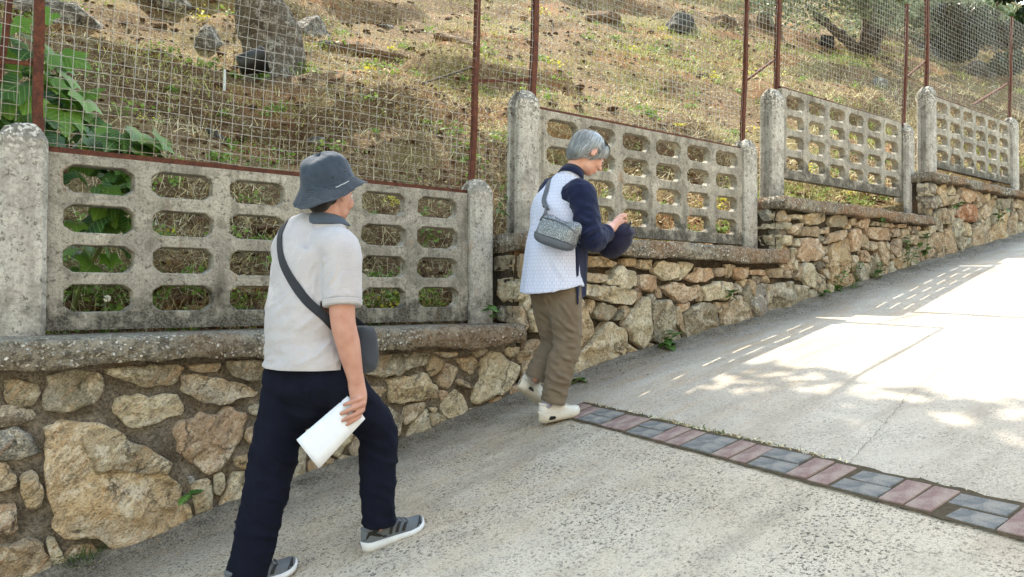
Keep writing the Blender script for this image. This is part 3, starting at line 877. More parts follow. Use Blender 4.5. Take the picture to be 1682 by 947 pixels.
def build_cracks():
    dark = mat_plain('crack_dirt', '544c40', .95, .5, 60)
    def crack(pts, w, name='crack'):
        P = catmull(pts, len(pts) * 16)
        P[:, :2] += (np.array([[random.random(), random.random()] for _ in P]) - .5) * .012
        P[:, 1] += .05 * (vnoise(np.stack([P[:, 0] * 9, P[:, 1] * 3, P[:, 0] * 0], 1), 4) - .5)
        P[:, 0] += .08 * (vnoise(np.stack([P[:, 1] * 13, P[:, 0] * 3, P[:, 0] * 0], 1), 6) - .5)
        V = []; F = []
        T = np.gradient(P, axis=0)
        for k, (p, t) in enumerate(zip(P, T)):
            nn = np.array([-t[1], t[0]]); nn /= np.linalg.norm(nn) + 1e-9
            ww = w * .42 * (.2 + 1.1 * vnoise(np.array([[k * .7, 1.5, w * 900]]), 2)[0])
            for s in (-1, 1):
                q = p + nn * s * ww
                V.append((q[0], q[1], road_z(q[0]) + .0105))
            if k: F.append((2 * k - 2, 2 * k - 1, 2 * k + 1, 2 * k))
        link(name, mesh(name, V, F), dark, road)
    crack([(2.5574, -2.3010), (2.7535, -2.2519), (3.0085, -2.1984), (3.2478, -2.1577), (3.5038, -2.1048), (3.8485, -2.0454), (4.1255, -2.0089)], .0035)
    crack([(3.0814, -2.1285), (3.0573, -2.1604), (3.0351, -2.1938)], .002)
    crack([(3.2681, -2.1482), (3.3189, -2.1882), (3.4228, -2.1936), (3.5765, -2.1619)], .002)
build_cracks()

# ------------------------------------------------------------------ stone retaining wall
STONE_COL = {'g': '958a6c', 'd': '756a58', 't': 'b69c74', 'o': 'bb9870', 'w': 'c8b890', 'b': '96948a', 'y': 'bea06e', 'T': 'c4a97a', 'O': 'b06f38'}
def parse_stones(txt):
    out = []
    for l in txt.strip().splitlines():
        a = l.split()
        out.append((a[0], np.array([[float(q) / 1000 for q in s.split(',')] for s in a[1:]])))
    return out

def stone_mesh(poly, to_world, sd, proud=1.0):
    P = poly.copy()
    if np.sum(P[:, 0] * np.roll(P[:, 1], -1) - np.roll(P[:, 0], -1) * P[:, 1]) < 0: P = P[::-1]
    c = P.mean(0)
    # slightly rounded corners
    Q = []
    n = len(P)
    for i in range(n):
        a, b, d = P[i - 1], P[i], P[(i + 1) % n]
        Q += [b + (a - b) * .07, b * .985 + (a + d) * .0075, b + (d - b) * .07]
    P = np.array(Q)
    L = np.r_[0, np.cumsum(np.linalg.norm(np.roll(P, -1, 0) - P, axis=1))]
    per = L[-1]; size = per / 4
    m = int(np.clip(per / .022, 14, 90))
    PP = np.vstack([P, P[:1]])
    t = np.linspace(0, per, m, endpoint=False)
    B = np.stack([np.interp(t, L, PP[:, k]) for k in (0, 1)], 1)
    B += (vnoise(np.stack([B[:, 0] * 22, B[:, 1] * 22, 0 * t + sd], 1), sd)[:, None] - .5) * .034 * (B - c) / (np.linalg.norm(B - c, axis=1)[:, None] + 1e-6) * min(1, size / .2)
    H = (.022 + .13 * min(size, .35)) * (0.75 + .5 * random.random()) * proud
    nr = 4 if size < .12 else (7 if size < .3 else 14)
    ss = np.r_[1.0, np.linspace(0.985, 0.0, nr + 1)[:-1] ** .8]
    rr = random.Random(sd)
    planes = []
    for k in range(4):
        a = rr.random() * 6.283; sl = rr.uniform(.25, .9)
        planes.append((math.cos(a) * sl, math.sin(a) * sl, rr.uniform(.5, 1.0)))
    V = []; F = []
    for k, s in enumerate(ss):
        q = c + (B - c) * s
        if k == 0: h = np.full(m, -.11)
        else:
            e = 1 - s
            h = H * np.minimum(1, (e * size / (.28 * H + .008)) ** .4)
            for (ax, az, b) in planes:
                h = np.minimum(h, np.maximum(b * H + (q[:, 0] - c[0]) * ax * .5 + (q[:, 1] - c[1]) * az * .5, .15 * H))
            nz = fbm(np.stack([q[:, 0] * 7, q[:, 1] * 11, 0 * q[:, 0] + sd * 3.1], 1), sd, 5, .6) - .5
            st = np.floor(fbm(np.stack([q[:, 0] * 3.1, q[:, 1] * 6, 0 * q[:, 0] + sd * 1.7], 1), sd + 9, 3) * 7) / 7 - .5
            h = h + (nz * min(.075, .26 * size) + st * min(.06, .18 * size)) * min(1, e * 5 + .15)
        V += [to_world(p[0], p[1], hh) for p, hh in zip(q, h)]
    hc = np.mean(h)
    V.append(to_world(c[0], c[1], hc))
    for k in range(len(ss) - 1):
        for j in range(m):
            a = k * m + j; b = k * m + (j + 1) % m
            F.append((a, b, b + m, a + m))
    k = (len(ss) - 1) * m
    for j in range(m): F.append((k + j, k + (j + 1) % m, len(V) - 1))
    return mesh('stone', V, F, True)

CAPS = [(-3.2, 2.66, 1.115, .985), (2.63, 5.66, 1.715, 1.588), (5.63, 8.60, 2.195, 2.088), (8.58, 12.6, 2.705, 2.60)]
SECT = [(-3.2, 2.63), (2.63, 5.63), (5.63, 8.58), (8.58, 12.6)]

def build_wall():
    wall = empty('stone_wall', (4.5, .18, float(road_z(4.5))))
    tag(wall, 'stepped rubble stone retaining wall with concrete copings climbing beside the road', 'wall')
    # mortar core, one per step
    for (x0, x1), (c0, c1, ct, cb) in zip(SECT, CAPS):
        xs = np.arange(x0, x1 + .001, .035); xs[-1] = x1
        nz = 44
        V = []; F = []
        for x in xs:
            zb = float(road_z(x)) - .25
            for k in range(nz):
                V.append((x, 0, zb + (cb + .02 - zb) * k / (nz - 1)))
        V = np.array(V)
        V[:, 1] = (-.004 if x0 < 0 else .022) + .075 * fbm(V * 9, 31, 5, .6)
        for i in range(len(xs) - 1):
            for k in range(nz - 1):
                a = i * nz + k; F.append((a, a + nz, a + nz + 1, a + 1))
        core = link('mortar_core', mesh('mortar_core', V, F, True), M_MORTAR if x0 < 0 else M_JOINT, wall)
        bm = bmesh.new(); zb = float(road_z(x0)) - .3
        box_bm(bm, (x0 + .02, .095, zb), (x1 - .002, .35, cb + .01))
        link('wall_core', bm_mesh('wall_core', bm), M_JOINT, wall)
    sd = 0
    def add(c, me):
        o = link('stone', me, M_STONE, wall)
        k = lin(STONE_COL[c]); g_ = sum(k[:3]) / 3; k = tuple(v * .78 + g_ * .22 for v in k[:3]); j = random.uniform(.84, 1.16); w = random.uniform(-.05, .05)
        o.color = (min(1, k[0] * j * (1 + w)), min(1, k[1] * j), min(1, k[2] * j * (1 - w)), 1)
    for i, (c, p) in enumerate(parse_stones(STONES_FRONT)):
        sd += 1
        add(c, stone_mesh(p, lambda u, v, h: (u, .018 - h, v), sd, 1.55 if i == 5 else 1.0))
    for c, p in parse_stones(STONES_FILL):
        sd += 1; add(c, stone_mesh(p, lambda u, v, h: (u, .024 - h, v), sd, .75))
    for xe, txt in STONES_END.items():
        for c, p in parse_stones(txt):
            sd += 1; add(c, stone_mesh(p, lambda u, v, h, xe=xe: (xe + .02 - h, u, v), sd, .9))
    # copings: cast aggregate concrete with a broken rounded nose
    prof = [(.36, 0), (.20, 0), (.05, -.002), (-.045, -.006), (-.064, -.016), (-.070, -.045), (-.071, -.075), (-.068, -.098), (-.058, -1), (.06, -1), (.36, -1)]
    for x0, x1, zt, zb in CAPS:
        xs = np.arange(x0, x1, .02); th = zt - zb
        pr = []
        for (a, b), (a2, b2) in zip(prof, prof[1:]):
            n = 3 if abs(a - a2) > .1 else 2
            for t in np.linspace(0, 1, n, endpoint=False):
                pr.append((a + (a2 - a) * t, (b if b > -1 else -th) * (1 - t) + (b2 if b2 > -1 else -th) * t))
        pr.append((.36, -th)); pr = np.array(pr); pr[:, 1] = np.maximum(pr[:, 1], -th)
        X = np.repeat(xs, len(pr)); Q = np.tile(pr, (len(xs), 1))
        V = np.stack([X, Q[:, 0], zt + Q[:, 1]], 1)
        k = np.clip((.12 - V[:, 1]) / .1, 0, 1)
        V[:, 1] += k * (.04 * (fbm(V * 6, 41, 4) - .5) + .020 * (vnoise(V * 44, 42) - .5))
        low = np.clip((zt - .05 - V[:, 2]) / .06, 0, 1)
        V[:, 2] += k * (.028 * (fbm(V * 5, 43, 4) - .5) + .012 * (vnoise(V * 50, 44) - .5)) + low * k * .05 * (fbm(V * np.array([4, 0, 0]), 47, 3) - .5)
        n = len(pr); F = []
        for i in range(len(xs) - 1):
            for j in range(n - 1):
                a = i * n + j; F.append((a, a + 1, a + n + 1, a + n))
        F.append(tuple(range(n))[::-1]); F.append(tuple(range((len(xs) - 1) * n, len(xs) * n)))
        link('coping', mesh('coping', V, F, True), M_AGG, wall)
build_wall()

# ------------------------------------------------------------------ pierced concrete panels and their posts
PANELS = [(0.0, 1.135, .84), (3.005, 1.757, .865), (6.035, 2.425, .855), (9.285, 2.865, .86)]
def panel_mesh(h, sd):
    W, D = 2.4, .075
    hw, hh, px, pz = .304, .131, .388, (h - .06) / 4.06
    V = []; F = []
    def add(p): V.append(p); return len(V) - 1
    rr = random.Random(sd)
    for r in range(4):
        for c in range(6):
            cx = .078 + hw / 2 + px * c + rr.uniform(-.003, .003); cz = .055 + pz * (r + .5) + rr.uniform(-.003, .003)
            x0 = 0 if c == 0 else .078 + hw + (px - hw) / 2 + px * (c - 1)
            x1 = W if c == 5 else .078 + hw + (px - hw) / 2 + px * c
            z0 = 0 if r == 0 else .055 + pz * r
            z1 = h if r == 3 else .055 + pz * (r + 1)
            a, b = hw / 2 * rr.uniform(.97, 1.02), hh / 2 * rr.uniform(.96, 1.03)
            ch = .042
            k = ch * 1.05; e = .006
            ring = [(a, -b + k * .8 + e), (a, b - k * .8 - e), (a - e * .4, b - k * .8 + e), (a - k + e, b - e * .4), (a - k - e, b), (-a + k + e, b), (-a + k - e, b - e * .4), (-a + e * .4, b - k * .8 + e),
                    (-a, b - k * .8 - e), (-a, -b + k * .8 + e), (-a + e * .4, -b + k * .8 - e), (-a + k - e, -b + e * .4), (-a + k + e, -b), (a - k - e, -b), (a - k + e, -b + e * .4), (a - e * .4, -b + k * .8 - e)]
            outer = []
            for (u, w) in ring:
                # project to the cell border
                t = min((x1 - cx) / u if u > 1e-9 else 1e9, (x0 - cx) / u if u < -1e-9 else 1e9, (z1 - cz) / w if w > 1e-9 else 1e9, (z0 - cz) / w if w < -1e-9 else 1e9)
                outer.append((cx + u * t, cz + w * t))
            # snap the nearest outer point to each cell corner
            for (X, Z) in ((x0, z0), (x0, z1), (x1, z0), (x1, z1)):
                k = min(range(16), key=lambda i: (outer[i][0] - X) ** 2 + (outer[i][1] - Z) ** 2)
                outer[k] = (X, Z)
            lay = []
            for (kind, y, s) in (('o', 0, 0), ('h', 0.0, 1.05), ('h', .005, 1.0), ('h', D - .006, .97), ('h', D, 1.06), ('o', D, 0)):
                ids = []
                for i in range(16):
                    if kind == 'o': p = (outer[i][0], y, outer[i][1])
                    else: p = (cx + ring[i][0] + rr.uniform(-.0025, .0025) + (s - 1) * .08 * np.sign(ring[i][0]), y, cz + ring[i][1] + (s - 1) * .08 * np.sign(ring[i][1]))
                    ids.append(add(p))
                lay.append(ids)
            for A, B in zip(lay, lay[1:]):
                for i in range(16):
                    j = (i + 1) % 16; F.append((A[i], A[j], B[j], B[i]))
    for (p, q) in (((0, 0), (W, 0)), ((W, 0), (W, h)), ((W, h), (0, h)), ((0, h), (0, 0))):
        i = [add((p[0], 0, p[1])), add((q[0], 0, q[1])), add((q[0], D, q[1])), add((p[0], D, p[1]))]
        F.append(tuple(i))
    me = mesh('lattice_panel', V, F)
    return me

def post_mesh(h, w=.185, d=.17, sd=0):
    # square post with a weathered rounded head and a groove on both sides
    c = .022; g = .03
    prof = [(-w / 2 + c, -d / 2), (w / 2 - c, -d / 2), (w / 2, -d / 2 + c), (w / 2, -g), (w / 2 - .035, -g), (w / 2 - .035, g), (w / 2, g), (w / 2, d / 2 - c), (w / 2 - c, d / 2),
            (-w / 2 + c, d / 2), (-w / 2, d / 2 - c), (-w / 2, g), (-w / 2 + .035, g), (-w / 2 + .035, -g), (-w / 2, -g), (-w / 2, -d / 2 + c)]
    P = np.array(prof); n = len(P)
    V = []; F = []
    lv = [(0, 1)] + [(h * k / 12, 1) for k in range(1, 12)] + [(h - .085, 1), (h - .07, .97), (h - .03, .72), (h - .012, .58), (h, .42), (h + .003, .15)]
    for z, s in lv:
        for p in P: V.append((p[0] * s, p[1] * s, z))
    V = np.array(V)
    V[:, :2] += (fbm(V * 16 + sd * 5, 51 + sd, 3)[:, None] - .5) * .010
    top = V[:, 2] > h - .06
    V[top, 2] += .03 * (vnoise(V[top] * 18 + sd, 55 + sd) - .5)
    for i in range(len(lv) - 1):
        for j in range(n):
            a = i * n + j; b = i * n + (j + 1) % n
            F.append((a, b, b + n, a + n))
    F.append(tuple(range((len(lv) - 1) * n, len(lv) * n)))
    return mesh('concrete_post', V, F)

PANEL_LAB = ['mildewed pierced concrete panel behind the man in the bucket hat', 'pierced concrete panel behind the woman with grey hair',
             'pierced concrete panel raised above a sunlit gap over its coping', 'farthest pierced concrete panel with orange stained coping below']
for k, (x, z, h) in enumerate(PANELS):
    o = link('lattice_panel', panel_mesh(h, 60 + k), M_PANEL)
    o.location = (x, .245, z)
    o.rotation_euler = (rad([-.6, .4, .3, -.4][k]), 0, 0)
    tag(o, PANEL_LAB[k], 'fence panel', 'pierced concrete fence panels')
POSTS = [(-.098, 1.10, .995, 'broad pale concrete post at the left edge, left of the first pierced panel'),
         (2.495, 1.10, .97, 'lichen-topped concrete post between the man and the woman'),
         (2.888, 1.70, 1.035, 'tall concrete post behind the back of the grey-haired woman'),
         (5.50, 1.70, 1.015, 'slim concrete post at the uphill end of the panel behind the woman'),
         (5.925, 2.18, 1.07, 'concrete post at the downhill end of the panel with the sunlit gap'),
         (8.60, 2.18, 1.11, 'concrete post at the uphill end of the panel with the sunlit gap'),
         (9.17, 2.69, 1.13, 'concrete post at the downhill end of the farthest panel'),
         (11.80, 2.69, 1.13, 'concrete post at the far right edge beside the farthest panel')]
for k, (x, z, h, lab) in enumerate(POSTS):
    o = link('concrete_post', post_mesh(h, .20 if k == 0 else .185, .17, k), M_POST)
    o.location = (x, .285, z)
    o.rotation_euler = (rad(random.uniform(-.5, .5)), rad(random.uniform(-.2, .9)), 0)
    tag(o, lab, 'post', 'concrete fence posts')

# ------------------------------------------------------------------ rusty iron and wire fence on top
def angle_bar(name, p, q, w, t, parent, facing=(0, -1, 0)):
    """L-profile bar from p to q"""
    p, q = np.array(p, float), np.array(q, float)
    d = (q - p) / np.linalg.norm(q - p)
    f = np.array(facing, float); f -= d * f.dot(d); f /= np.linalg.norm(f)
    s = np.cross(d, f)
    prof = [(0, 0), (w, 0), (w, t), (t, t), (t, w), (0, w)]
    V = []; F = []
    n = max(3, int(np.linalg.norm(q - p) / .2) + 1)
    for k in range(n):
        c = p + (q - p) * k / (n - 1) + .004 * np.array([math.sin(k * 2.1 + p[0]), math.sin(k * 1.3), 0])
        for (a, b) in prof:
            V.append(c + s * (a - w / 2) - f * (b - t))
    for k in range(n - 1):
        for j in range(6):
            a = 6 * k + j; b = 6 * k + (j + 1) % 6; F.append((a, b, b + 6, a + 6))
    F.append((5, 4, 3, 2, 1, 0)); k = 6 * (n - 1); F.append(tuple(range(k, k + 6)))
    return link(name, mesh(name, V, F), M_RUST, parent)

def wire_mesh(x0, x1, zlow, zhigh, parent, y=.318, sd=0, lean=.045, step=.054, r=.0016):
    """woven wire: zlow/zhigh are functions of x"""
    V = []; F = []
    def wire(P):
        k0 = len(V); P = np.array(P); n = len(P)
        T = np.gradient(P, axis=0); T /= np.linalg.norm(T, axis=1)[:, None]
        u = np.array([0, 1.0, 0]); W = np.cross(T, u); W /= np.linalg.norm(W, axis=1)[:, None] + 1e-9
        Q = np.stack([P + r * (math.cos(a) * u + math.sin(a) * W) for a in (0, 2.094, 4.189)], 1).reshape(-1, 3)
        V.extend(Q.tolist())
        for k in range(n - 1):
            for j in range(3):
                a = k0 + 3 * k + j; b = k0 + 3 * k + (j + 1) % 3; F.append((a, b, b + 3, a + 3))
    rr = random.Random(sd)
    def warp(P):
        P = np.array(P, float); q = np.stack([P[:, 0] * 1.3 + sd, 0 * P[:, 0], P[:, 2] * 1.3], 1)
        P[:, 0] += .022 * (vnoise(q * 1.5, 71) - .5); P[:, 1] += .03 * (vnoise(q, 72) - .5); P[:, 2] += .03 * (vnoise(q * 1.5, 73) - .5)
        return P
    nx = int((x1 - x0) / step)
    for i in range(nx + 1):
        x = x0 + (x1 - x0) * i / nx
        a, b = zlow(x), zhigh(x); n = max(3, int((b - a) / .08) + 1)
        j = rr.uniform(-.005, .005)
        wire(warp([(x + j + lean * (z - a), y + .003 * ((i + k) % 2 * 2 - 1), z) for k, z in enumerate(np.linspace(a, b, n))]))
    zmin = min(zlow(x0), zlow(x1)); zmax = max(zhigh(x0), zhigh(x1))
    z = zmin + .03
    while z < zmax:
        pts = []
        j = rr.uniform(-.006, .006)
        for x in np.arange(x0, x1 + .02, .06):
            if zlow(x) - .01 <= z <= zhigh(x): pts.append((x + lean * (z - zlow(x)), y, z + j))
        if len(pts) > 3: wire(warp(pts))
        z += step
    o = link('wire_mesh', mesh('wire_mesh', V, F), M_WIRE, parent)
    o['kind'] = 'stuff'

FENCE_LAB = ['rusty framed wire fence above the panel behind the man', 'rusty framed wire fence above the panel behind the grey-haired woman',
             'rusty framed wire fence above the panel with the sunlit gap', 'farthest rusty framed wire fence at the right edge']
FTOP = [3.45, 4.05, 4.72, 5.3]
FP = [(-.02, 2.475), (3.005, 5.505), (6.06, 8.66), (9.245, 11.86)]
for k, ((px, pz, ph), (xa, xb)) in enumerate(zip(PANELS, FP)):
    zt = pz + ph
    fe = empty('wire_fence', (xa, .31, zt))
    tag(fe, FENCE_LAB[k], 'wire fence', 'rusty wire fences on the wall')
    ln = [.0, .045, .05, .04][k]
    angle_bar('post', (xa, .30, pz + .02 if k == 0 else zt - .05), (xa + ln * (FTOP[k] - zt), .31, FTOP[k]), .042, .005, fe)
    lr = [.05, .08, .09, .10][k]
    angle_bar('post', (xb, .31, zt - .1), (xb + lr * (FTOP[k] - zt), .32, FTOP[k] + .03), .034, .005, fe)
    angle_bar('bottom_rail', (xa + .01, .285, zt + .012), (xb - .01, .285, zt + .006), .038, .005, fe, (0, 0, 1) if False else (0, -1, 0))
    if k < 2: angle_bar('top_rail', (xa + ln * (FTOP[k] - zt), .32, FTOP[k] - .02), (xb + lr * (FTOP[k] - zt), .32, FTOP[k]), .03, .005, fe)
    wire_mesh(xa + .02, xb - .01, lambda x: zt + .02, lambda x: FTOP[k], fe, sd=k)
    # wire in the narrow gap down to the next step, with a brace
    if k < 3:
        nx_ = FP[k + 1][0]; nz_ = PANELS[k + 1][1] + PANELS[k + 1][2]
        wire_mesh(xb + .03, nx_ - .02, lambda x: CAPS[k + 1][2] + .03, lambda x: FTOP[k] + .25, fe, sd=20 + k)
        br = [((2.51, .33, 2.755), (3.02, .33, 2.85)), ((5.56, .33, 3.27), (6.10, .33, 3.60)), ((8.72, .33, 3.85), (9.29, .33, 4.18))][k]
        angle_bar('brace', br[0], br[1], .02, .004, fe)
    else:
        angle_bar('brace', (10.75, .36, 3.86), (11.95, .36, 4.35), .03, .005, fe)
        wire_mesh(xb + .05, 12.6, lambda x: 3.9, lambda x: FTOP[3], fe, sd=30)
    if k == 0:
        angle_bar('brace', (-.9, .36, 2.34), (-.02, .335, 2.395), .022, .004, fe)
        wire_mesh(-1.0, -.06, lambda x: 2.10, lambda x: FTOP[0], fe, sd=40)
        angle_bar('brace', (-.17, .40, 2.30), (-.10, .40, 3.0), .03, .005, fe)

# ------------------------------------------------------------------ hillside
def build_hill():
    xs = np.concatenate([np.linspace(-60, -4, 30), np.arange(-3.8, 14, .11), np.linspace(14.2, 30, 90), np.linspace(31, 80, 40)])
    ys = np.concatenate([[.255], np.linspace(.26, 5, 60), np.linspace(5.1, 16, 90), np.linspace(16.5, 70, 60)])
    X, Y = np.meshgrid(xs, ys, indexing='ij')
    Z = hill_z(X, Y)
    Z[:, 0] -= 1.2                                        # earth face against the back of the wall
    V = np.stack([X, Y, Z], -1).reshape(-1, 3)
    i, j = np.meshgrid(np.arange(len(xs) - 1), np.arange(len(ys) - 1), indexing='ij')
    a = (i * len(ys) + j).ravel(); b = a + len(ys)
    tag(link('hillside', mesh_np('hillside', V, np.stack([a, b, b + 1, a + 1], 1), True), M_EARTH), kind='structure')
build_hill()

# ------------------------------------------------------------------ plants, rocks and odds and ends on the hill
def mat_leaf(name, a, b, trans=.25, rough=.55, scale=3.0, single=False):
    m = Mat(name)
    oi = m.n('ObjectInfo').outputs['Random']
    g = m.n('NewGeometry').outputs['Random Per Island']
    n = m.noise(scale, 3, .6)
    f = m.math('MULTIPLY_ADD', oi if single else g, .6, m.math('MULTIPLY', n, .45))
    base = m.mix(m.ramp(f, [(.15, 0.0), (.85, 1.0)]), lin(a), lin(b))
    if single:                      # one leaf per object: midrib and side veins
        lx, ly, lz = m.sep()
        ax = m.math('ABSOLUTE', lx)
        rib = m.ramp(ax, [(.0, 1.0), (.004, 0.0)])
        vein = m.ramp(m.math('PINGPONG', m.math('SUBTRACT', ly, m.math('MULTIPLY', ax, .8)), .014), [(.0, .7), (.0025, 0.0)])
        base = m.mix(m.math('MULTIPLY', m.math('MAXIMUM', rib, vein), .45), base, lin('a9bf7a'))
    m.done(base, rough, None, spec=.35)
    if not trans: return m.m
    tr = m.n('BsdfTranslucent', {'Color': base})
    mx = m.n('MixShader', {0: trans, 1: m.bsdf.outputs[0], 2: tr.outputs[0]})
    m.nt.links.new(mx.outputs[0], m.out.inputs['Surface'])
    return m.m

M_STRAW = mat_leaf('dry_straw', 'bdb080', 'efe6c0', 0, .7)
M_HAY = mat_leaf('old_hay', '6a553c', 'b09a70', 0, .8)
M_GREEN = mat_leaf('green_grass', '7d8a3e', 'bcc46c', 0, .6)
M_FIG = mat_leaf('fig_leaf', '1d4426', '6c9434', .3, .5, 12.0, True)
M_WEED = mat_leaf('weed_leaf', '2b4f1c', '54792f', .3, .5, 12.0, True)
M_OLIVE = mat_leaf('olive_leaf', '4b5a36', '8a9674', .2, .5)
M_DARKLEAF = mat_leaf('dark_leaf', '1c2c14', '35491f', .2, .5)
M_BARK = mat_plain('bark', '5d5244', .95, .75, 9, .2, .03, '231c14')
M_STEM = mat_plain('stem', '6f7a45', .8, .4, 20)

def blades(P, D, L, Wd, bend):
    """P base points, D lean directions (unit), L lengths, Wd widths; two-joint tapering blades"""
    n = len(P)
    side = np.cross(D, np.array([0, 0, 1.0])) + rng.normal(0, .5, (n, 3)); side -= D * (side * D).sum(1)[:, None]
    side /= np.linalg.norm(side, axis=1)[:, None] + 1e-9
    h = np.zeros((n, 3)); ang = rng.uniform(0, 6.283, n); h[:, 0] = np.cos(ang); h[:, 1] = np.sin(ang); h[:, 2] = -.5
    mid = P + D * (L * .55)[:, None] + h * (L * bend * .18)[:, None]
    tip = P + D * (L * .9)[:, None] + h * (L * bend * .7)[:, None]
    w = (Wd / 2)[:, None]
    V = np.stack([P - side * w, P + side * w, mid - side * w * .8, mid + side * w * .8, tip], 1).reshape(-1, 3)
    k = 5 * np.arange(n)[:, None]
    F = np.concatenate([k + np.array([[0, 1, 3]]), k + np.array([[0, 3, 2]]), k + np.array([[2, 3, 4]])], 1).reshape(-1, 3)
    return V, F

def build_grass():
    N = 230000
    u = rng.random(N)
    y = .36 + 1.0 * (np.exp(u * math.log(15.0)) - 1) * 1.05
    xl = -.49 + (y + 3.91) * .075 - .8; xr = np.minimum(-.49 + (y + 3.91) * 3.05, 27)
    q = rng.random(N) ** 1.25
    x = xl + (xr - xl) * q
    dist = np.hypot(x + .49, y + 3.91)
    pn = fbm2(x * .55 + 4, y * .55 + 9, 77, 4)               # green patches
    bare = fbm2(x * .7 + 1, y * .9 + 2, 78, 4)               # bare earth
    keep = rng.random(N) < np.clip((.58 - bare) * 6, .08, 1) * np.where(y < .5, .35, 1)
    x, y, dist, pn, bare = x[keep], y[keep], dist[keep], pn[keep], bare[keep]
    n = len(x)
    z = hill_z(x, y) - .008
    P = np.stack([x, y, z], 1)
    shade = np.clip((x - 1.0 - .3 * y) / 4.0, -.3, 1.4)        # the open slope to the right is greener
    r = rng.random(n)
    gp = np.clip((pn - .52) * 4.5 + .07 + .22 * shade, .02, .75)
    kind = np.where(r < gp, 2, np.where(r < gp + .45, 1, 0))
    up = rng.normal(0, 1, (n, 3)); up[:, 2] = np.where(kind == 2, 1.7, np.where(rng.random(n) < .55, .25, 1.1)) * (.6 + rng.random(n))
    up[:, 1] -= .25; up[:, 2] += .10
    D = up / np.linalg.norm(up, axis=1)[:, None]
    sc = (.75 + dist * .035)
    L = rng.uniform(.05, .16, n) * np.where(kind == 2, .85, 1.05) * sc
    W = rng.uniform(.0022, .0052, n) * (.45 + dist * .13)
    V, F = blades(P, D, L, W, rng.uniform(.1, .9, n))
    me = mesh_np('grass', V, F, False, np.repeat(kind, 3))
    o = link('dry_grass', me, [M_STRAW, M_HAY, M_GREEN])
    tag(o, 'dry straw and green grass covering the hillside behind the fence', 'grass', kind='stuff')
build_grass()

def mat_rock(name, a, b, lichen):
    m = Mat(name)
    n = m.noise(4, 7, .7); f = m.noise(38, 5, .75)
    base = m.mix(m.ramp(n, [(.3, 0.0), (.7, 1.0)]), lin(a), lin(b))
    base = m.mix(m.math('MULTIPLY', m.ramp(m.noise(11, 6, .7), [(.5, 0.0), (.6, 1.0)]), .8), base, lin(lichen))
    base = m.mix(m.ramp(f, [(.36, .75), (.55, 0.0)]), base, lin('2a241d'))
    return m.done(base, .93, m.bump(m.math('ADD', n, f), .04), spec=.2)
M_ROCKG = mat_rock('lichen_rock', '5d574f', '8a857b', 'c4c0b6')
M_ROCKB = mat_rock('earthy_rock', '5f4732', '8a6b4a', '96886f')
M_ROCKD = mat_rock('dark_rock', '38352f', '5a564e', '7c786d')

def rock_mesh(size, sd, sub=4, rough=.55):
    bm = bmesh.new(); bmesh.ops.create_icosphere(bm, subdivisions=sub, radius=1)
    me = bm_mesh('rock', bm)
    co = get_co(me)
    rr = np.random.default_rng(sd)
    d = np.ones(len(co))
    for k in range(9):                                   # flat cleavage faces
        a = rr.normal(size=3); a /= np.linalg.norm(a); b = rr.uniform(.55, .9)
        p = co @ a; d = np.where(p > 1e-3, np.minimum(d, b / np.maximum(p, 1e-3)), d)
    co = co * d[:, None]
    co *= (1 + rough * (fbm(co * 1.8 + sd, sd, 5) - .5))[:, None]
    co *= np.array(size)
    set_co(me, co)
    return me

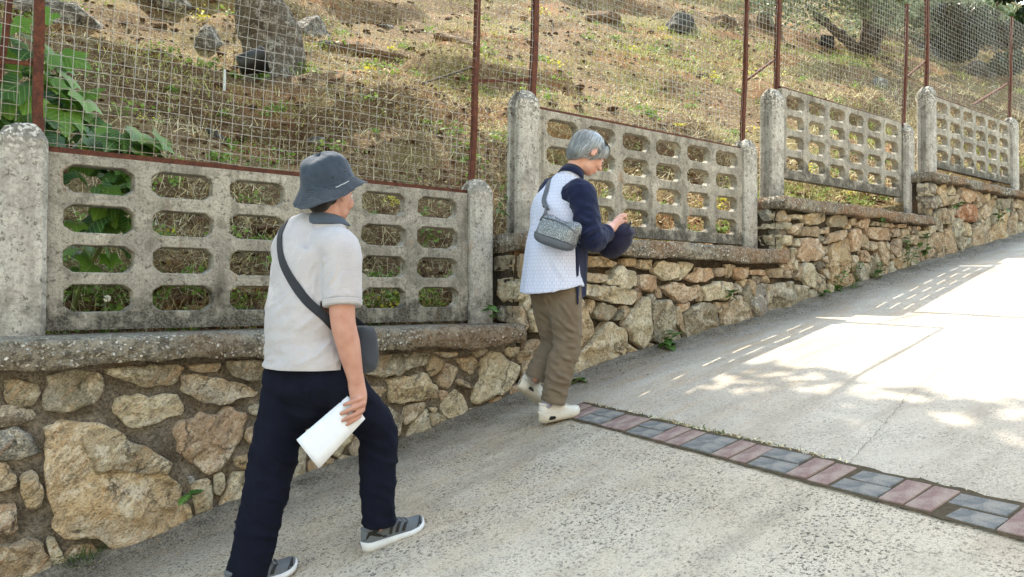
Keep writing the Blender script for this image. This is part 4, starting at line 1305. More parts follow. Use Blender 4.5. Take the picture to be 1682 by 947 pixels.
ROCKS = [  # hill spot, half sizes, material, label
    ((0.9822, 6.9430, 4.7227), (.75, .5, .45), M_ROCKG, 'white-flecked grey rock at the top left beside the rusty post'),
    ((2.5425, 7.8963, 5.5037), (.45, .3, .22), M_ROCKG, 'flat grey rock left of the big tree trunk'),
    ((2.6871, 6.6998, 4.6639), (.22, .2, .28), M_ROCKG, 'small lichened rock leaning on the left of the tree trunk'),
    ((4.3557, 7.1638, 5.2592), (.34, .3, .42), M_ROCKG, 'lichen-white boulder right of the big tree trunk'),
    ((4.0567, 5.8544, 4.6975), (.2, .2, .12), M_ROCKD, 'dark stone lying right of the lichen-white boulder'),
    ((4.5214, 5.6438, 4.5927), (.75, .3, .22), M_ROCKB, 'low earthy ledge of rock right of the tree trunk'),
    ((6.5085, 6.1365, 5.2886), (.62, .3, .22), M_ROCKB, 'brown rock ledge behind the leaning rusty post'),
    ((5.6778, 7.2150, 5.6992), (.16, .14, .08), M_ROCKG, 'small grey stone in bright grass above the brown ledge'),
    ((11.6248, 8.0740, 7.3560), (.5, .3, .3), M_ROCKB, 'brown rock at the top above the grey-haired woman'),
    ((13.3054, 7.2401, 7.2853), (.55, .4, .4), M_ROCKD, 'dark rock outcrop at the top left of the tall thin post'),
    ((15.0276, 7.4851, 7.7940), (.45, .35, .32), M_ROCKB, 'reddish brown rock right of the dark outcrop'),
    ((16.0691, 6.9980, 7.8848), (.3, .3, .45), M_ROCKB, 'upright brown rock just left of the thick rusty post'),
    ((9.8252, 4.1755, 4.9449), (.3, .2, .1), M_ROCKB, 'low brown clod of rock in the sunlit grass'),
    ((23.1303, 9.9432, 10.7312), (.3, .3, .3), M_ROCKG, 'pale rock at the top right of the thick rusty post'),
    ((14.7075, 3.5440, 5.4829), (.3, .22, .16), M_ROCKG, 'grey stone low in the grass behind the panel with the gap'),
    ((20.3737, 4.6456, 7.3840), (.7, .6, .5), M_ROCKD, 'dark round boulder between the two far rusty posts'),
    ((19.9183, 3.5631, 6.5903), (.75, .55, .4), M_ROCKD, 'long dark hump of rock near the right edge'),
    ((1.6836, 3.2137, 2.7358), (.13, .1, .08), M_ROCKD, 'small dark stone low in the grass above the first panel'),
    ((2.6489, 3.1423, 2.8055), (.14, .1, .08), M_ROCKG, 'small grey stone just above the bucket hat'),
    ((1.5274, 4.3923, 3.7138), (.15, .12, .09), M_ROCKB, 'small brown stone in the grass left of the black bucket'),
    ((0.9380, 3.9667, 3.5535), (.2, .14, .09), M_ROCKB, 'brown clod above the fig leaves'),
]
rq = random.Random(77)
for k, (p, s, m, lab) in enumerate(ROCKS):
    o = link('rock', rock_mesh(s, 200 + k, 4 if max(s) > .2 else 3), m)
    o.location = (p[0], p[1] + s[1] * .5, p[2] + s[2] * .05)
    o.rotation_euler = (0, 0, random.uniform(-.5, .5))
    tag(o, lab, 'rock')

def build_clods():
    """crumbled earth and pebbles"""
    N = 4600
    y = .4 + 9 * rng.random(N) ** 1.5
    x = -.6 + (y + 3.9) * (.05 + 2.2 * rng.random(N) ** 1.3)
    z = hill_z(x, y)
    base = get_co(rock_mesh((1, 1, .7), 5, 1)); bm = bmesh.new(); bmesh.ops.create_icosphere(bm, subdivisions=1, radius=1)
    F0 = np.array([[v.index for v in f.verts] for f in bm.faces]); bm.free()
    V = []; F = []
    for k in range(N):
        s = rng.uniform(.008, .035) * (1 + .06 * y[k]) * (2.2 if rng.random() < .10 else 1)
        a = rng.uniform(0, 6.28); c, sn = math.cos(a), math.sin(a)
        q = base * s * (1 + .5 * (rng.random((len(base), 1)) - .5)) * np.array([1.2, 1, .9])
        q = np.stack([q[:, 0] * c - q[:, 1] * sn, q[:, 0] * sn + q[:, 1] * c, q[:, 2]], 1)
        V.append(q + np.array([x[k], y[k], z[k]])); F.append(F0 + k * len(base))
    o = link('earth_clods', mesh_np('earth_clods', np.vstack(V), np.vstack(F), False), mat_rock('clod', '4a3322', '7a5a3e', '8f7c62'))
    tag(o, 'crumbled earth and pebbles strewn over the hillside', 'pebbles', kind='stuff')
build_clods()

# --- trees
def leaf_cloud(centres, radii, n_each, ll, lw, seed):
    r = np.random.default_rng(seed)
    Vs = []
    for c, R in zip(centres, radii):
        n = int(n_each)
        d = r.normal(size=(n, 3)); d /= np.linalg.norm(d, axis=1)[:, None]
        p = np.asarray(c) + d * (r.random(n) ** .45)[:, None] * np.asarray(R)
        a = r.normal(size=(n, 3)); a /= np.linalg.norm(a, axis=1)[:, None]
        b = np.cross(a, r.normal(size=(n, 3))); b /= np.linalg.norm(b, axis=1)[:, None]
        L = ll * r.uniform(.6, 1.3, n)[:, None]; W = lw * r.uniform(.6, 1.3, n)[:, None]
        Vs.append(np.stack([p - a * L / 2, p + b * W / 2, p + a * L / 2, p - b * W / 2], 1).reshape(-1, 3))
    V = np.vstack(Vs); F = np.arange(len(V)).reshape(-1, 4)
    return V, F

M_TRUNK = mat_rock('lichened_bark', '4a4034', '7d7364', 'a9a499')
def tree(name, base, forks, clumps, ll, lw, n_each, mat, label, trunk_r, seed):
    """base point; forks: lists of control points (x,y,z,r) ; clumps (centre, radii)"""
    t = empty(name, tuple(base)); tag(t, label, 'tree')
    ch = [rtube([p[:3] for p in f], [p[3] for p in f], None, 14, 18) for f in forks]
    me = remeshed('trunk', ch, .05 if trunk_r > .12 else .03, 2)
    co = get_co(me); no = get_no(me)
    set_co(me, co + no * ((fbm(co * np.array([7, 7, 2.2]), seed, 4) - .5) * trunk_r * .7)[:, None])
    link('trunk', me, M_TRUNK, t)
    V, F = leaf_cloud([c[0] for c in clumps], [c[1] for c in clumps], n_each, ll, lw, seed)
    o = link('crown', mesh_np('crown', V, F, False), mat, t)
    return t

def olive(base, cc, cr, nclump, label, seed, trunk_r=.28, n_each=420, ll=.17, lw=.07, mat=None, name='olive_tree', flat=.5):
    rr = random.Random(seed)
    b = np.array(base, float); cc = np.array(cc, float); cr = np.array(cr, float)
    clumps = []
    for k in range(nclump):
        a = rr.random() * 6.283; q = rr.random() ** .5; zz = rr.uniform(-1, 1)
        c = cc + cr * np.array([math.cos(a) * q, math.sin(a) * q, zz * math.sqrt(max(0, 1 - q * q)) * .9])
        s = rr.uniform(.75, 1.25)
        clumps.append((c, np.array([.95, .95, .6]) * s * min(1.0, cr[0] / 3)))
    top = np.array([cc[0], cc[1], cc[2] - cr[2]]); mid = b + (top - b) * np.array([.14, .14, .5])
    forks = [[(*(b - np.array([0, 0, .35])), trunk_r * 1.35), (*(b + np.array([.03, 0, .35])), trunk_r), (*(b * .75 + mid * .25), trunk_r * .85), (*mid, trunk_r * .7)]]
    for c, s in clumps[:9]:
        m2 = mid * .5 + c * .5 + np.array([rr.uniform(-.3, .3), rr.uniform(-.3, .3), rr.uniform(0, .4)])
        forks.append([(*mid, trunk_r * .6), (*m2, trunk_r * .35), (*c, trunk_r * .12)])
    return tree(name, base, forks, clumps, ll, lw, n_each, mat or M_OLIVE, label, trunk_r, seed)

olive((2.9031, 5.1146, 4.0288), (-.85, 4.2, 9.7), (4.9, 5.8, 1.4), 165, 'big olive tree whose thick trunk stands above the man', 301, .33, 430, .30, .15)
olive((17.9536, 5.4773, 7.2286), (15.9476, 4.7232, 8.4496), (2.3, 2.2, 1.5), 30, 'olive tree with dark trunk on the sunlit slope at the upper right', 302, .24, 600, .13, .045)
olive((25.9119, 6.2769, 9.5218), (21.9851, 5.0649, 9.1319), (2.3, 2.0, 1.5), 30, 'grey-green olive tree at the upper right behind the far fence', 303, .18, 700, .14, .045)
olive((30.3601, 6.3646, 10.2570), (18.7856, 2.5044, 7.9100), (1.3, 1.6, 1.7), 24, 'dark leafy tree in the top right corner', 304, .14, 600, .15, .08, M_DARKLEAF, 'broadleaf_tree')
olive((51.7113, 14.5120, 18.5905), (29.5804, 6.6953, 12.5482), (3.0, 3.0, 2.6), 30, 'far olive tree on the skyline at the upper right', 305, .2, 600, .18, .06)

def build_herbs():
    """low leafy herbs and taller dry stalks among the grass"""
    r = np.random.default_rng(44); Vs = []; kinds = []
    n = 620
    y = .42 + 8 * r.random(n) ** 1.9; x = -.5 + (y + 3.9) * (.07 + 2.0 * r.random(n) ** 1.2)
    near = np.array([(xx, .45 + .5 * r.random()) for xx in r.uniform(.2, 2.4, 46)]); x = np.r_[x, near[:, 0]]; y = np.r_[y, near[:, 1]]
    z = hill_z(x, y)
    for k in range(len(x)):
        R = r.uniform(.04, .13) * (1 + .05 * y[k]); m = int(r.integers(18, 60)); ll = r.uniform(.02, .045) * (1 + .06 * y[k])
        p = np.array([x[k], y[k], z[k] + R * .4]) + r.normal(0, 1, (m, 3)) * np.array([R, R, R * .55]) * .6
        a = r.normal(size=(m, 3)); a[:, 2] = np.abs(a[:, 2]) * .5; a /= np.linalg.norm(a, axis=1)[:, None]
        b = np.cross(a, r.normal(size=(m, 3))); b /= np.linalg.norm(b, axis=1)[:, None]
        Vs.append(np.stack([p - a * ll / 2, p + b * ll * .3, p + a * ll / 2, p - b * ll * .3], 1).reshape(-1, 3)); kinds.append(np.full(m, 0 if r.random() < .72 else (1 if r.random() < .7 else 2)))
    V = np.vstack(Vs); F = np.arange(len(V)).reshape(-1, 4)
    o = link('hill_herbs', mesh_np('hill_herbs', V, F, False, np.concatenate(kinds)), [mat_leaf('herb_green', '4d6a2a', '86a04a', .3, .6), M_HAY, mat_leaf('herb_yellow', '9a9a3c', 'd8cf4a', .3, .6)])
    tag(o, 'low leafy herbs scattered among the grass on the hillside', 'herbs', kind='stuff')
    n = 5200
    y = .45 + 9 * r.random(n) ** 1.5; x = -.5 + (y + 3.9) * (.07 + 2.2 * r.random(n) ** 1.2)
    keep = fbm2(x * .9, y * .9, 61, 3) > .47; x, y = x[keep], y[keep]; n = len(x)
    P = np.stack([x, y, hill_z(x, y)], 1); D = r.normal(0, .33, (n, 3)); D[:, 2] = 1; D /= np.linalg.norm(D, axis=1)[:, None]
    dist = np.hypot(x + .5, y + 3.9)
    V, F = blades(P, D, r.uniform(.15, .38, n), .0022 * (.5 + dist * .1), r.uniform(.1, .7, n))
    o = link('dry_stalks', mesh_np('dry_stalks', V, F), M_STRAW)
    tag(o, 'taller dry grass stalks in tufts on the hillside', 'grass', kind='stuff')
build_herbs()

# --- fig plant behind the left post
def lobed_leaf(L=.15):
    out = []
    lobes = [(-2.7, .52), (-2.15, .74), (-1.6, .62), (-1.05, .90), (-.55, .68), (0, 1.0), (.55, .68), (1.05, .90), (1.6, .62), (2.15, .74), (2.7, .52)]
    P = catmull([(math.sin(a) * r, math.cos(a) * r) for a, r in lobes], 33)
    V = [(0, 0, 0)] ; F = []
    for s in (.5, 1.0):
        for (x, y) in P * s:
            V.append((x * L * .62, (y + .15) * L * .62, -.10 * L * (x * x + y * y) * 1.1 + .07 * L * abs(x)))
    n = len(P)
    for j in range(n - 1):
        F.append((0, 1 + j, 2 + j)); F.append((1 + j, 1 + n + j, 2 + n + j, 2 + j))
    return mesh('leaf', V, F, True)

def oval_leaf(L=.05, W=.03):
    V = [(0, 0, 0)]; F = []
    ts = np.linspace(0, 1, 7)[1:-1]
    for t in ts:
        w = W / 2 * math.sin(math.pi * t ** .8)
        V += [(-w, L * t, .12 * w - .5 * L * .3 * t * t), (0, L * t, -.5 * L * .3 * t * t), (w, L * t, .12 * w - .5 * L * .3 * t * t)]
    V.append((0, L, -.15 * L)); n = len(ts)
    F += [(0, 2, 1), (0, 3, 2)]
    for k in range(n - 1):
        a = 1 + 3 * k; F += [(a, a + 1, a + 4, a + 3), (a + 1, a + 2, a + 5, a + 4)]
    a = 1 + 3 * (n - 1); F += [(a, a + 1, len(V) - 1), (a + 1, a + 2, len(V) - 1)]
    return mesh('leaf', V, F, True)

def put_leaf(me, loc, yaw, pitch, scale, parent, roll=0):
    o = bpy.data.objects.new('leaf', me); COL.objects.link(o)
    o.parent = parent
    o.location = Vector(loc) - parent.location
    o.rotation_euler = (pitch, roll, yaw)
    o.scale = (scale,) * 3
    return o

def build_fig():
    leaf = lobed_leaf(.2); leaf.materials.append(M_FIG)
    rr = random.Random(8)
    base = Vector((.15, .75, float(hill_z(.15, .75))))
    t = empty('fig_plant', base); tag(t, 'leafy green fig plant growing behind the first post at the left edge', 'plant')
    stems = [[(.15, .75, 1.0), (.05, .72, 1.6), (-.05, .66, 2.1), (-.12, .62, 2.65)],
             [(.15, .75, 1.0), (.25, .70, 1.6), (.36, .62, 2.0), (.46, .58, 2.15)],
             [(.15, .75, 1.0), (.0, .62, 1.5), (-.1, .52, 1.95), (-.16, .5, 2.3)],
             [(.15, .75, 1.0), (.2, .58, 1.35), (.3, .48, 1.6), (.38, .45, 1.85)],
             [(.15, .75, 1.0), (.12, .8, 1.7), (.16, .78, 2.2), (.1, .75, 2.55)]]
    k = 0
    for s in stems:
        v, f = rtube(s, [.014, .011, .008, .004], None, 6, 12)
        link('stem', mesh('stem', v, f, True), M_STEM, t)
        P = catmull(s, 30)
        for q in P[(16 if s[-1][2] > 1.9 else 13):]:
            for rep in range(3):
                k += 1
                if q[2] < 1.72 and k % 3: continue
                a = rr.random() * 6.283
                off = Vector((math.cos(a), math.sin(a) * .7, rr.uniform(-.2, .4))) * rr.uniform(.03, .2)
                put_leaf(leaf, Vector(q) + off, math.pi + rr.uniform(-1.3, 1.3), rr.uniform(-1.2, -.3), rr.uniform(.5, 1.05), t, rr.uniform(-.9, .9))
    # low leaves seen through the first column of holes
    for (x, y, z) in [(.1, .42, 1.86), (.2, .45, 1.80), (.3, .42, 1.85), (.15, .4, 1.66), (.3, .44, 1.63), (.08, .45, 1.63), (.35, .5, 1.87), (.55, .6, 2.1), (.5, .55, 2.02), (.42, .5, 2.04)]:
        put_leaf(leaf, (x, y, z), math.pi + rr.uniform(-1, 1), rr.uniform(-1.1, -.4), rr.uniform(.6, .9), t, rr.uniform(-.4, .4))
build_fig()

# --- weeds
M_LEAF_S = oval_leaf(.075, .048); M_LEAF_S.materials.append(M_WEED)
M_LEAF_L = oval_leaf(.10, .075); M_LEAF_L.materials.append(M_WEED)
M_LEAF_N = oval_leaf(.09, .022); M_LEAF_N.materials.append(M_WEED)
def weed(p, h, n, me, label, spread=.5, seed=0, group='weeds along the wall'):
    rr = random.Random(seed)
    t = empty('weed', p); tag(t, label, 'weed', group)
    ns = max(2, n // 5)
    tips = []
    for k in range(ns):
        a = rr.random() * 6.283; r = rr.random() * spread * h
        tip = np.array(p) + np.array([math.cos(a) * r, -abs(math.sin(a)) * r * .8 - .02, h * rr.uniform(.6, 1)])
        P = catmull([p, (np.array(p) + tip) / 2 + np.array([0, -.01, .01]), tip], 8)
        v, f = tube(P, np.linspace(.0025, .001, 8), None, 5)
        link('stem', mesh('stem', v, f), M_STEM, t); tips.append(P)
    for k in range(n):
        P = tips[k % ns]; q = P[min(7, 2 + rr.randrange(6))]
        put_leaf(me, q, rr.uniform(0, 6.283), rr.uniform(-.5, .5), rr.uniform(.6, 1.2), t, rr.uniform(-.3, .3))
    return t
weed((3.9930, -0.0495, 0.8808), .16, 16, M_LEAF_L, 'broad-leaved green weed at the foot of the wall right of the woman', .6, 1)
weed((3.0026, -0.1097, 0.7001), .07, 7, M_LEAF_L, 'small dark weed behind the front shoe of the woman', .7, 2)
weed((4.8473, -0.0200, 1.2745), .10, 12, M_LEAF_S, 'small green weed growing from a joint above the tan base stone', .5, 3)
weed((6.5869, 0.0213, 1.3174), .22, 22, M_LEAF_S, 'leafy weed at the wall foot right of the tall brown slab', .5, 4)
weed((6.2700, -0.0092, 1.2594), .10, 10, M_LEAF_S, 'low weed at the wall foot left of the tall brown slab', .7, 5)
weed((6.9296, 0.0315, 1.3788), .30, 20, M_LEAF_N, 'thin-leaved weed between grey base stones below the panel with the gap', .4, 6)
weed((7.2848, -0.0190, 1.4431), .26, 18, M_LEAF_S, 'weed at the wall foot below the orange pair of stones', .5, 7)
weed((7.9670, -0.0300, 1.5951), .42, 30, M_LEAF_S, 'tall bushy weed climbing the wall near its far step', .35, 8)
weed((8.4016, -0.0300, 1.7063), .34, 22, M_LEAF_S, 'bushy weed right of the tall climbing weed', .35, 9)
weed((10.4051, -0.0300, 2.1535), .35, 22, M_LEAF_S, 'weed hanging on the wall near the right edge', .5, 10)
weed((7.3950, -0.0300, 2.0354), .10, 8, M_LEAF_S, 'tiny weed sprouting just under the third coping', .6, 11)
weed((2.4778, 0.1000, 1.1415), .11, 12, M_LEAF_S, 'small bright weed in the corner behind the end of the lowest coping', .5, 12)
weed((0.5682, -0.0200, 0.3089), .05, 6, M_LEAF_S, 'tiny weed right of the largest boulder', .6, 13)
weed((2.6725, 0.3000, 1.7806), .24, 18, M_LEAF_N, 'weed in the narrow gap beside the tall post behind the woman', .3, 14)
weed((9.1144, -0.0300, 2.3124), .10, 10, M_LEAF_S, 'small weed above the orange-brown stone at the far step', .6, 15)
fl = weed((0.3008, 0.4200, 1.1978), .12, 5, M_LEAF_S, 'small weed with one white flower seen through the lowest hole at left', .3, 16)
v, f = ellipsoid(Vector((0.2912, 0.4000, 1.2844)), (.018, .008, .018), None, 10, 6)
link('flower', mesh('flower', v, f, True), mat_plain('petal', 'e8ece6', .6, .05), fl)

def grass_tuft(p, n, L, label, seed):
    global rng
    r = np.random.default_rng(seed)
    P = np.array(p) + r.normal(0, .035, (n, 3)) * np.array([1, .5, 0])
    D = r.normal(0, .55, (n, 3)); D[:, 2] = 1; D[:, 1] -= .25; D /= np.linalg.norm(D, axis=1)[:, None]
    V, F = blades(P, D, r.uniform(.4, 1, n) * L, r.uniform(.002, .0045, n), r.uniform(.2, .9, n))
    o = link('grass_tuft', mesh_np('grass_tuft', V, F), M_GREEN2)
    tag(o, label, 'grass tuft')
M_GREEN2 = mat_leaf('tuft_green', '2f4620', '62793a', .3, .6)
grass_tuft((0.1368, 0.0095, 0.0779), 170, .21, 'green grass tuft at the foot of the largest boulder', 5)
grass_tuft((6.7752, -0.0505, 1.3533), 60, .16, 'grass tuft at the wall foot below the panel with the gap', 6)

def build_band_moss():
    """moss and litter along the upper edge of the brick band"""
    n = 2600
    y = -.55 - 3.2 * rng.random(n); x = 2.588 + .105 * (y + .6) + .118 + np.abs(rng.normal(0, .018, n))
    dens = fbm2(y * 3, y * 0, 91, 3); k = rng.random(n) < np.clip((dens - .3) * 3, .1, 1) * np.clip(1.35 + y * .32, .15, 1)
    x, y = x[k], y[k]; n = len(x)
    P = np.stack([x, y, road_z(x) + .004], 1)
    D = rng.normal(0, 1, (n, 3)); D[:, 2] = np.abs(D[:, 2]) * .6 + .15; D /= np.linalg.norm(D, axis=1)[:, None]
    V, F = blades(P, D, rng.uniform(.008, .03, n), rng.uniform(.003, .007, n), rng.uniform(.1, .9, n))
    o = link('band_moss', mesh_np('band_moss', V, F, False, np.repeat(rng.integers(0, 3, n), 3)), [M_HAY, M_STRAW, M_GREEN2])
    tag(o, 'dry moss and litter along the upper edge of the brick band', 'moss', kind='stuff')
build_band_moss()

def build_litter():
    """fine grit, leaf litter and straw at the foot of the wall"""
    n = 5200
    x = rng.uniform(-1, 11, n); y = -np.abs(rng.normal(0, .14, n)) - .015
    P = np.stack([x, y, road_z(x) + .006 + .03 * np.clip((y + .22) / .22, 0, 1)], 1)
    D = rng.normal(0, 1, (n, 3)); D[:, 2] = np.abs(D[:, 2]) * .25 + .05; D /= np.linalg.norm(D, axis=1)[:, None]
    V, F = blades(P, D, rng.uniform(.006, .022, n), rng.uniform(.002, .006, n), rng.uniform(.1, .6, n))
    o = link('leaf_litter', mesh_np('leaf_litter', V, F, False, np.repeat((rng.random(n) < .12).astype(int), 3)), [M_HAYD, M_HAY])
    tag(o, 'dark leaf litter and grit along the foot of the wall', 'litter', kind='stuff')
M_HAYD = mat_leaf('litter_brown', '3c3123', '6b5a44', .05, .9)
build_litter()

# --- odd things on the hill
def build_bucket():
    p = Vector((2.3304, 4.2977, 3.6024)); blk = mat_plain('black_plastic', '17181a', .5, .3, 8, .4)
    t = empty('bucket', p); tag(t, 'black plastic bucket tipped over in the grass near the tree trunk', 'bucket')
    V = []; F = []; n = 20
    for (r, h) in [(.0, 0), (.10, 0), (.105, .01), (.135, .26), (.145, .26), (.145, .28), (.128, .275), (.1, .02), (0, .02)]:
        for j in range(n): V.append((r * math.cos(6.283 * j / n), r * math.sin(6.283 * j / n), h))
    for i in range(8):
        for j in range(n): F.append((i * n + j, i * n + (j + 1) % n, i * n + n + (j + 1) % n, i * n + n + j))
    b = link('shell', mesh('shell', V, F, True), blk, t)
    R = Matrix.Rotation(rad(70), 4, 'Y') @ Matrix.Rotation(.3, 4, 'X')
    b.matrix_parent_inverse = Matrix.Identity(4); b.matrix_local = Matrix.Translation((-.08, 0, .15)) @ R
    hv, hf = rtube([(.145 * math.cos(a), .145 * math.sin(a), .26 + .11 * math.sin(a)) for a in np.linspace(0, math.pi, 9)], [.004] * 9, None, 6, 24)
    h = link('handle', mesh('handle', hv, hf, True), mat_plain('handle_wire', '8d8d88', .4, .2), t)
    h.matrix_parent_inverse = Matrix.Identity(4); h.matrix_local = Matrix.Translation((-.08, 0, .15)) @ R
build_bucket()
def build_tub():
    p = Vector((16.8346, 5.9218, 7.2975)); t = empty('crate', p); tag(t, 'small dark crate lying in the grass behind the panel with the gap', 'crate')
    m = mat_plain('dark_crate', '23262c', .6, .4, 8)
    bm = bmesh.new(); box_bm(bm, (-.2, -.14, 0), (.2, .14, .03), .006)
    link('base', bm_mesh('base', bm), m, t).matrix_parent_inverse = Matrix.Identity(4)
    for lo, hi in [((-.2, -.14, .033), (.2, -.125, .2)), ((-.2, .125, .033), (.2, .14, .2)), ((-.2, -.123, .033), (-.185, .123, .2)), ((.185, -.123, .033), (.2, .123, .2))]:
        bm = bmesh.new(); box_bm(bm, lo, hi, .004)
        link('side', bm_mesh('side', bm), m, t).matrix_parent_inverse = Matrix.Identity(4)
    t.rotation_euler = (.25, .1, .4)
build_tub()
def stick(name, a, b, r, m, lab, cat):
    a, b = np.array(a), np.array(b)
    v, f = rtube([a, a * .66 + b * .34 + np.array([.004, 0, 0]), a * .3 + b * .7, b], [r, r * .95, r * 1.02, r * .9], None, 8, 12)
    tag(link(name, mesh(name, v, f, True), m), lab, cat)
pa = Vector((1.9298, 3.7763, 3.3215))
stick('plastic_stake', pa, pa + Vector((.0, -.02, .19)), .014, mat_plain('white_plastic', 'c9cfcc', .5, .15), 'short white plastic stake standing in grass beside the black bucket', 'stake')
pa = Vector((3.8773, 3.2883, 3.6073))
stick('branch', pa, Vector((5.0448, 3.9683, 4.1072)) + Vector((0, 0, .06)), .014, M_BARK, 'dry fallen branch on the slope left of the leaning rusty post', 'branch')
pa = Vector((8.7827, 4.5096, 4.9837))
stick('branch', pa, Vector((11.3008, 6.3084, 6.1752)) + Vector((0, 0, .08)), .014, mat_plain('pale_stick', 'b9ab90', .9, .3), 'pale bent stick on the sunlit slope above the woman', 'branch')

# ------------------------------------------------------------------ people
def unit(v):
    v = np.asarray(v, float); return v / (np.linalg.norm(v) + 1e-12)
A = lambda *p: np.array(p, float)

def frame(yaw, pitch=0.0, roll=0.0):
    """forward, right, up of something heading yaw degrees from +x towards +y, nose up by pitch"""
    y, p = rad(yaw), rad(pitch)
    f = A(math.cos(y) * math.cos(p), math.sin(y) * math.cos(p), math.sin(p))
    r = A(math.sin(y), -math.cos(y), 0)
    u = np.cross(r, f)
    if roll:
        c, s = math.cos(rad(roll)), math.sin(rad(roll))
        r, u = r * c + u * s, u * c - r * s
    return f, r, u

def mat_cloth(name, c, c2=None, weave=420, amp=.0015, rough=.9, mottled=.2, fold=0.0, sheen=.12):
    m = Mat(name)
    n = m.noise(16, 5, .6); f = m.noise(weave, 3, .7)
    base = m.mix(m.ramp(n, [(.3, 0.0), (.7, mottled)]), lin(c), lin(c2 or c))
    base = m.mix(m.math('MULTIPLY', m.ramp(f, [(.35, 1.0), (.65, 0.0)]), .3), base, lin(c2 or c))
    nm = m.bump(f, amp)
    if fold:
        w = m.noise(9, 4, .55, m.map(m.tc(), (1, 1, 1.9), rot=(.4, .5, .2)), 1.2)
        nm = m.bump(m.ramp(w, [(.3, 0.0), (.5, 1.0), (.7, .1)]), fold, 1.0, nm)
    return m.done(base, rough, nm, spec=.15, Sheen_Weight=sheen, Sheen_Roughness=.5)

def mat_skin(name, c, c2):
    m = Mat(name)
    n = m.noise(18, 5, .6); f = m.noise(260, 3, .6)
    base = m.mix(m.ramp(n, [(.3, 0.0), (.7, 1.0)]), lin(c), lin(c2))
    m.done(base, .5, m.bump(f, .0008), spec=.4)
    m.bsdf.inputs['Subsurface Weight'].default_value = .12
    m.bsdf.inputs['Subsurface Radius'].default_value = (.012, .005, .003)
    m.bsdf.inputs['Subsurface Scale'].default_value = .6
    return m.m

def folds(me, amp, freq, shear=(0, 0, 0), seed=0, sharp=2.0, mask=None):
    co = get_co(me); no = get_no(me)
    q = co * np.array(freq); q[:, 2] += co @ np.array(shear)
    a = vnoise(q, seed); b = vnoise(q * 2.1 + 5, seed + 1)
    ridge = (1 - np.abs(2 * a - 1)) ** sharp * .7 + (1 - np.abs(2 * b - 1)) ** sharp * .3
    d = amp * (ridge - .4)
    if mask is not None: d = d * mask(co)
    set_co(me, co + no * d[:, None])

def fold_lines(me, lines, depth=.006, width=.012):
    """pinched folds: each line is a list of points lying near the cloth; cloth is raised along one flank and sunk along the other"""
    co = get_co(me); no = get_no(me); D = np.zeros(len(co))
    for pts, k in lines:
        P = catmull(pts, 14)
        d2 = np.full(len(co), 1e9); tt = np.zeros(len(co))
        for i, p in enumerate(P):
            q = ((co - p) ** 2).sum(1); m = q < d2; d2[m] = q[m]; tt[m] = i / 13
        d = np.sqrt(d2)
        env = np.sin(np.clip(tt, .05, .95) * math.pi) ** .6
        D += k * depth * env * (np.exp(-(d / width) ** 2) - .55 * np.exp(-((d - 1.9 * width) / width) ** 2))
    set_co(me, co + no * D[:, None])

def cut(me, p, axis, radius=9.0):
    """open a garment end: cut away what lies beyond the plane through p, near p"""
    bm = bmesh.new(); bm.from_mesh(me); P = Vector(p); n = Vector(axis).normalized()
    near = {v for v in bm.verts if (v.co - P).length < radius}
    fs = [f for f in bm.faces if all(v in near for v in f.verts)]
    es = {e for f in fs for e in f.edges}; vs = {v for f in fs for v in f.verts}
    bmesh.ops.bisect_plane(bm, geom=list(vs) + list(es) + fs, plane_co=P, plane_no=n, clear_outer=True)
    bm.to_mesh(me); bm.free(); me.update()
    me.polygons.foreach_set('use_smooth', np.ones(len(me.polygons), dtype=bool))

def cloth_edge(o, t=.003):
    so = o.modifiers.new('edge', 'SOLIDIFY'); so.thickness = t; so.offset = -1

def hem_line(name, me, p, axis, parent, mat, up=.018, radius=9.0):
    pass

def sock(top, low, mat, parent, r=.034):
    top, low = A(*top), A(*low)
    v, f = rtube([top, top * .5 + low * .5, low], [r * 1.12, r, r], None, 16, 12)
    link('sock', mesh('sock', v, f, True), mat, parent)

def hand(wrist, d, n, s, curl, scale=1.0, thumb=(.55, .5), spread=.02, mitt=0.0):
    """closed shapes of a hand: wrist, d towards the fingers, n out of the palm, s towards the thumb side"""
    d, n, s = unit(d), unit(n), unit(s)
    w = np.asarray(wrist, float); k = scale
    ch = [rtube([w - d * .02 * k, w + d * .03 * k, w + d * .065 * k, w + d * .088 * k], np.array([[.026, .02], [.034, .016], [.040, .0145], [.038, .012]]) * k, s, 14, 10)]
    for i, (ln, r) in enumerate([(.076, .0092), (.086, .0095), (.08, .0092), (.062, .008)]):
        off = (.029 - .0195 * i)
        p = w + d * (.080 - .006 * abs(i - 1.2)) * k + s * off * k
        dirn = unit(d + s * spread * (1.5 - i))
        pts = [p - dirn * .012 * k, p]; rr = [r * 1.05, r * 1.05]
        a = 0
        c = curl[i] if isinstance(curl[0], (list, tuple)) else curl
        for frac, ang, rs in zip((.45, .31, .24), c, (.98, .9, .78)):
            a += rad(ang)
            v = dirn * math.cos(a) + n * math.sin(a)
            p = p + v * ln * frac * k; pts.append(p); rr.append(r * rs)
        ch.append(rtube(pts, np.array(rr) * k, None, 10, 12))
    b = w + d * .022 * k + s * .026 * k + n * .006 * k
    t1 = unit(s * thumb[0] + d * .75 + n * thumb[1] * .6); t2 = unit(d * .9 + n * thumb[1] + s * thumb[0] * .3)
    ch.append(rtube([b - t1 * .01, b + t1 * .036 * k, b + t1 * .036 * k + t2 * .03 * k, b + t1 * .036 * k + t2 * .056 * k], np.array([.0155, .0125, .0108, .0085]) * k, None, 10, 12))
    return ch

